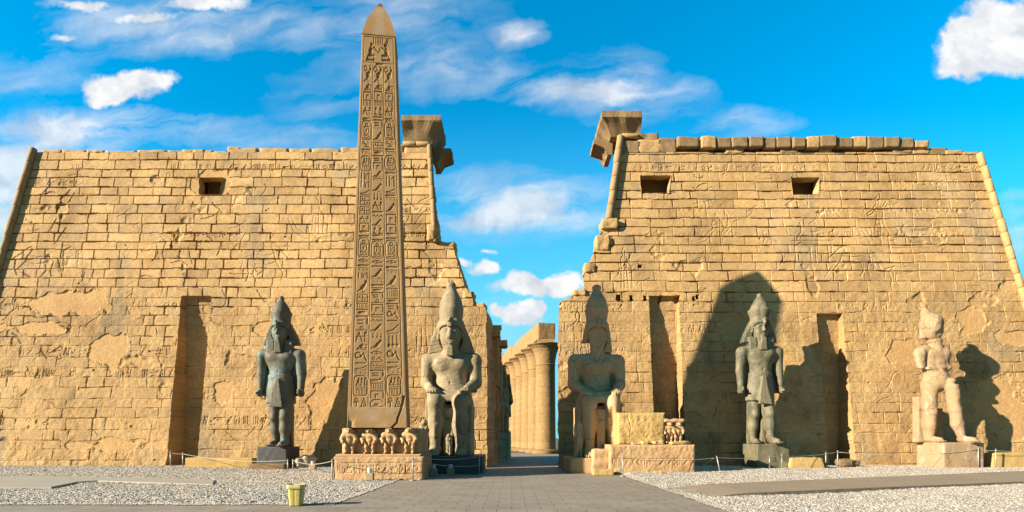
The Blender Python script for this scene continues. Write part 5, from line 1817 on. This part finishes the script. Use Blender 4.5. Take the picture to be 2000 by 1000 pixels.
PT = {}
for k, (bx, by, tx, ty, y, lb) in enumerate([
    (333, 912, 333, 882, 41.6, 'thin post at the left edge of the tall left niche'),
    (357, 912, 357, 885, 41.6, 'thin post at the left end of the long low wall'),
    (562, 930, 562, 898, 36.6, 'left of the two close posts by the black pedestal'),
    (572, 927, 572, 898, 37.2, 'right of the two close posts by the black pedestal'),
    (649, 937, 649, 898, 30.4, 'post standing a little left of the obelisk plinth corner'),
    (659, 934, 659, 899, 31.2, 'post touching the left corner of the obelisk plinth'),
    (806, 937, 806, 895, 29.9, 'shorter-looking post before the right end of the obelisk plinth'),
    (820, 934, 820, 893, 30.6, 'post at the right corner of the obelisk plinth'),
    (936, 925, 936, 890, 35.2, 'post at the right end of the dark low pedestal'),
    (945, 921, 945, 892, 36.6, 'dim post by the passage behind the dark low pedestal'),
    (1216, 932, 1216, 893, 33.2, 'post in front of the ruined plinth'),
    (1407, 926, 1400, 892, 35.8, 'leaning post with a drooping rope end'),
    (1503, 919, 1503, 892, 39.0, 'short post in front of the grey granite pedestal'),
    (1527, 921, 1527, 889, 38.2, 'post between the grey granite pedestal and the yellow block'),
    (1613, 914, 1613, 884, 40.6, 'post just right of the yellow block'),
    (1636, 914, 1636, 881, 40.2, 'tall post beside the brown boulder'),
    (1911, 912, 1911, 876, 40.1, 'post before the right end of the whitish pedestal'),
    (1945, 912, 1945, 878, 40.0, 'post by the yellow block at the right edge')]):
    PT[k] = fence_post(bx, by, tx, ty, y, lb)


def rope(a, b, sag, label, r=.016):
    pts = []
    for k in range(17):
        t = k / 16
        p = a.lerp(b, t)
        p.z -= sag * 4 * t * (1 - t)
        pts.append(p)
    B = Build()
    B.tube(pts, r, 6)
    tag(B.obj('rope', M_ROPE, smooth=True), label, 'rope', 'barrier ropes')


rope(PT[0], PT[1], .05, 'short rope across the foot of the tall left niche')
rope(PT[1], PT[2], .25, 'long rope running before the low yellowish wall')
rope(PT[3], PT[4], .22, 'rope from the black pedestal to the obelisk plinth')
rope(PT[4], PT[6], .42, 'slack rope hanging across the front of the obelisk plinth')
rope(PT[5], PT[7], .30, 'upper rope close against the carved front of the obelisk plinth')
rope(PT[7], PT[8], .12, 'upper rope before the dark low pedestal')
rope(PT[6], PT[8] - Vector((0, 0, .55)), .2, 'lower rope before the dark low pedestal')
rope(PT[10], PT[11], .18, 'rope in front of the ruined plinth')
rope(PT[11], PT[13], .10, 'rope crossing in front of the grey granite pedestal')
rope(PT[13], PT[15], .12, 'rope above the yellow block beside the grey granite pedestal')
rope(PT[15], PT[16], .30, 'long rope crossing in front of the whitish pedestal')
rope(PT[16], PT[17], .04, 'short rope between two posts near the right edge')
rope(PT[17], PT[17] + Vector((4, .2, .05)), .1, 'rope leaving the picture at the right edge')
rope(PT[11], PT[11] + Vector((-1.0, -.1, -.62)), -.12, 'loose rope end drooping from the leaning post')


def bin_():
    y = EYE * F / (987 - HY)
    x = (579 - CX) / F * y
    root = empty('litter_bin', (x, y, 0), 'yellowish litter bin standing at the edge of the gravel', 'bin', rz=R(6))
    k = y / F
    hb, wt_, wb_ = 41 * k, 15 * k, 11.5 * k
    B = Build()
    n = 8
    P = []
    for z, f, q in ((0, wb_ * .9, 0), (.02, wb_, 0), (hb * .82, wt_ * .94, 0), (hb * .84, wt_ * .94, 0)):
        ring = []
        for i in range(33):
            a = 2 * math.pi * i / 32 + math.pi / 4
            c_, s_ = math.cos(a), math.sin(a)
            m = (abs(c_) ** 6 + abs(s_) ** 6) ** (-1 / 6)
            rib = 1 - .03 * (i % 4 == 0)
            ring.append((f * c_ * m * rib, f * s_ * m * rib, z))
        P.append(ring)
    B.grid(np.array(P))
    B.obj('body', M_BIN, root)
    B = Build()
    P = []
    for z, f in ((hb * .82, wt_ * .92), (hb * .83, wt_ * 1.07), (hb * .90, wt_ * 1.1), (hb, wt_ * 1.08), (hb * 1.005, wt_ * 1.0), (hb * .95, wt_ * .93), (hb * .75, wt_ * .88)):
        ring = []
        for i in range(33):
            a = 2 * math.pi * i / 32 + math.pi / 4
            c_, s_ = math.cos(a), math.sin(a)
            m = (abs(c_) ** 6 + abs(s_) ** 6) ** (-1 / 6)
            ring.append((f * c_ * m, f * s_ * m, z))
        P.append(ring)
    B.grid(np.array(P))
    B.obj('rim', M_BINTOP, root)
    B = Build()
    B.box((0, 0, .03), (wb_ * .8, wb_ * .8, .03))
    B.obj('base', M_BRBLK, root)


bin_()
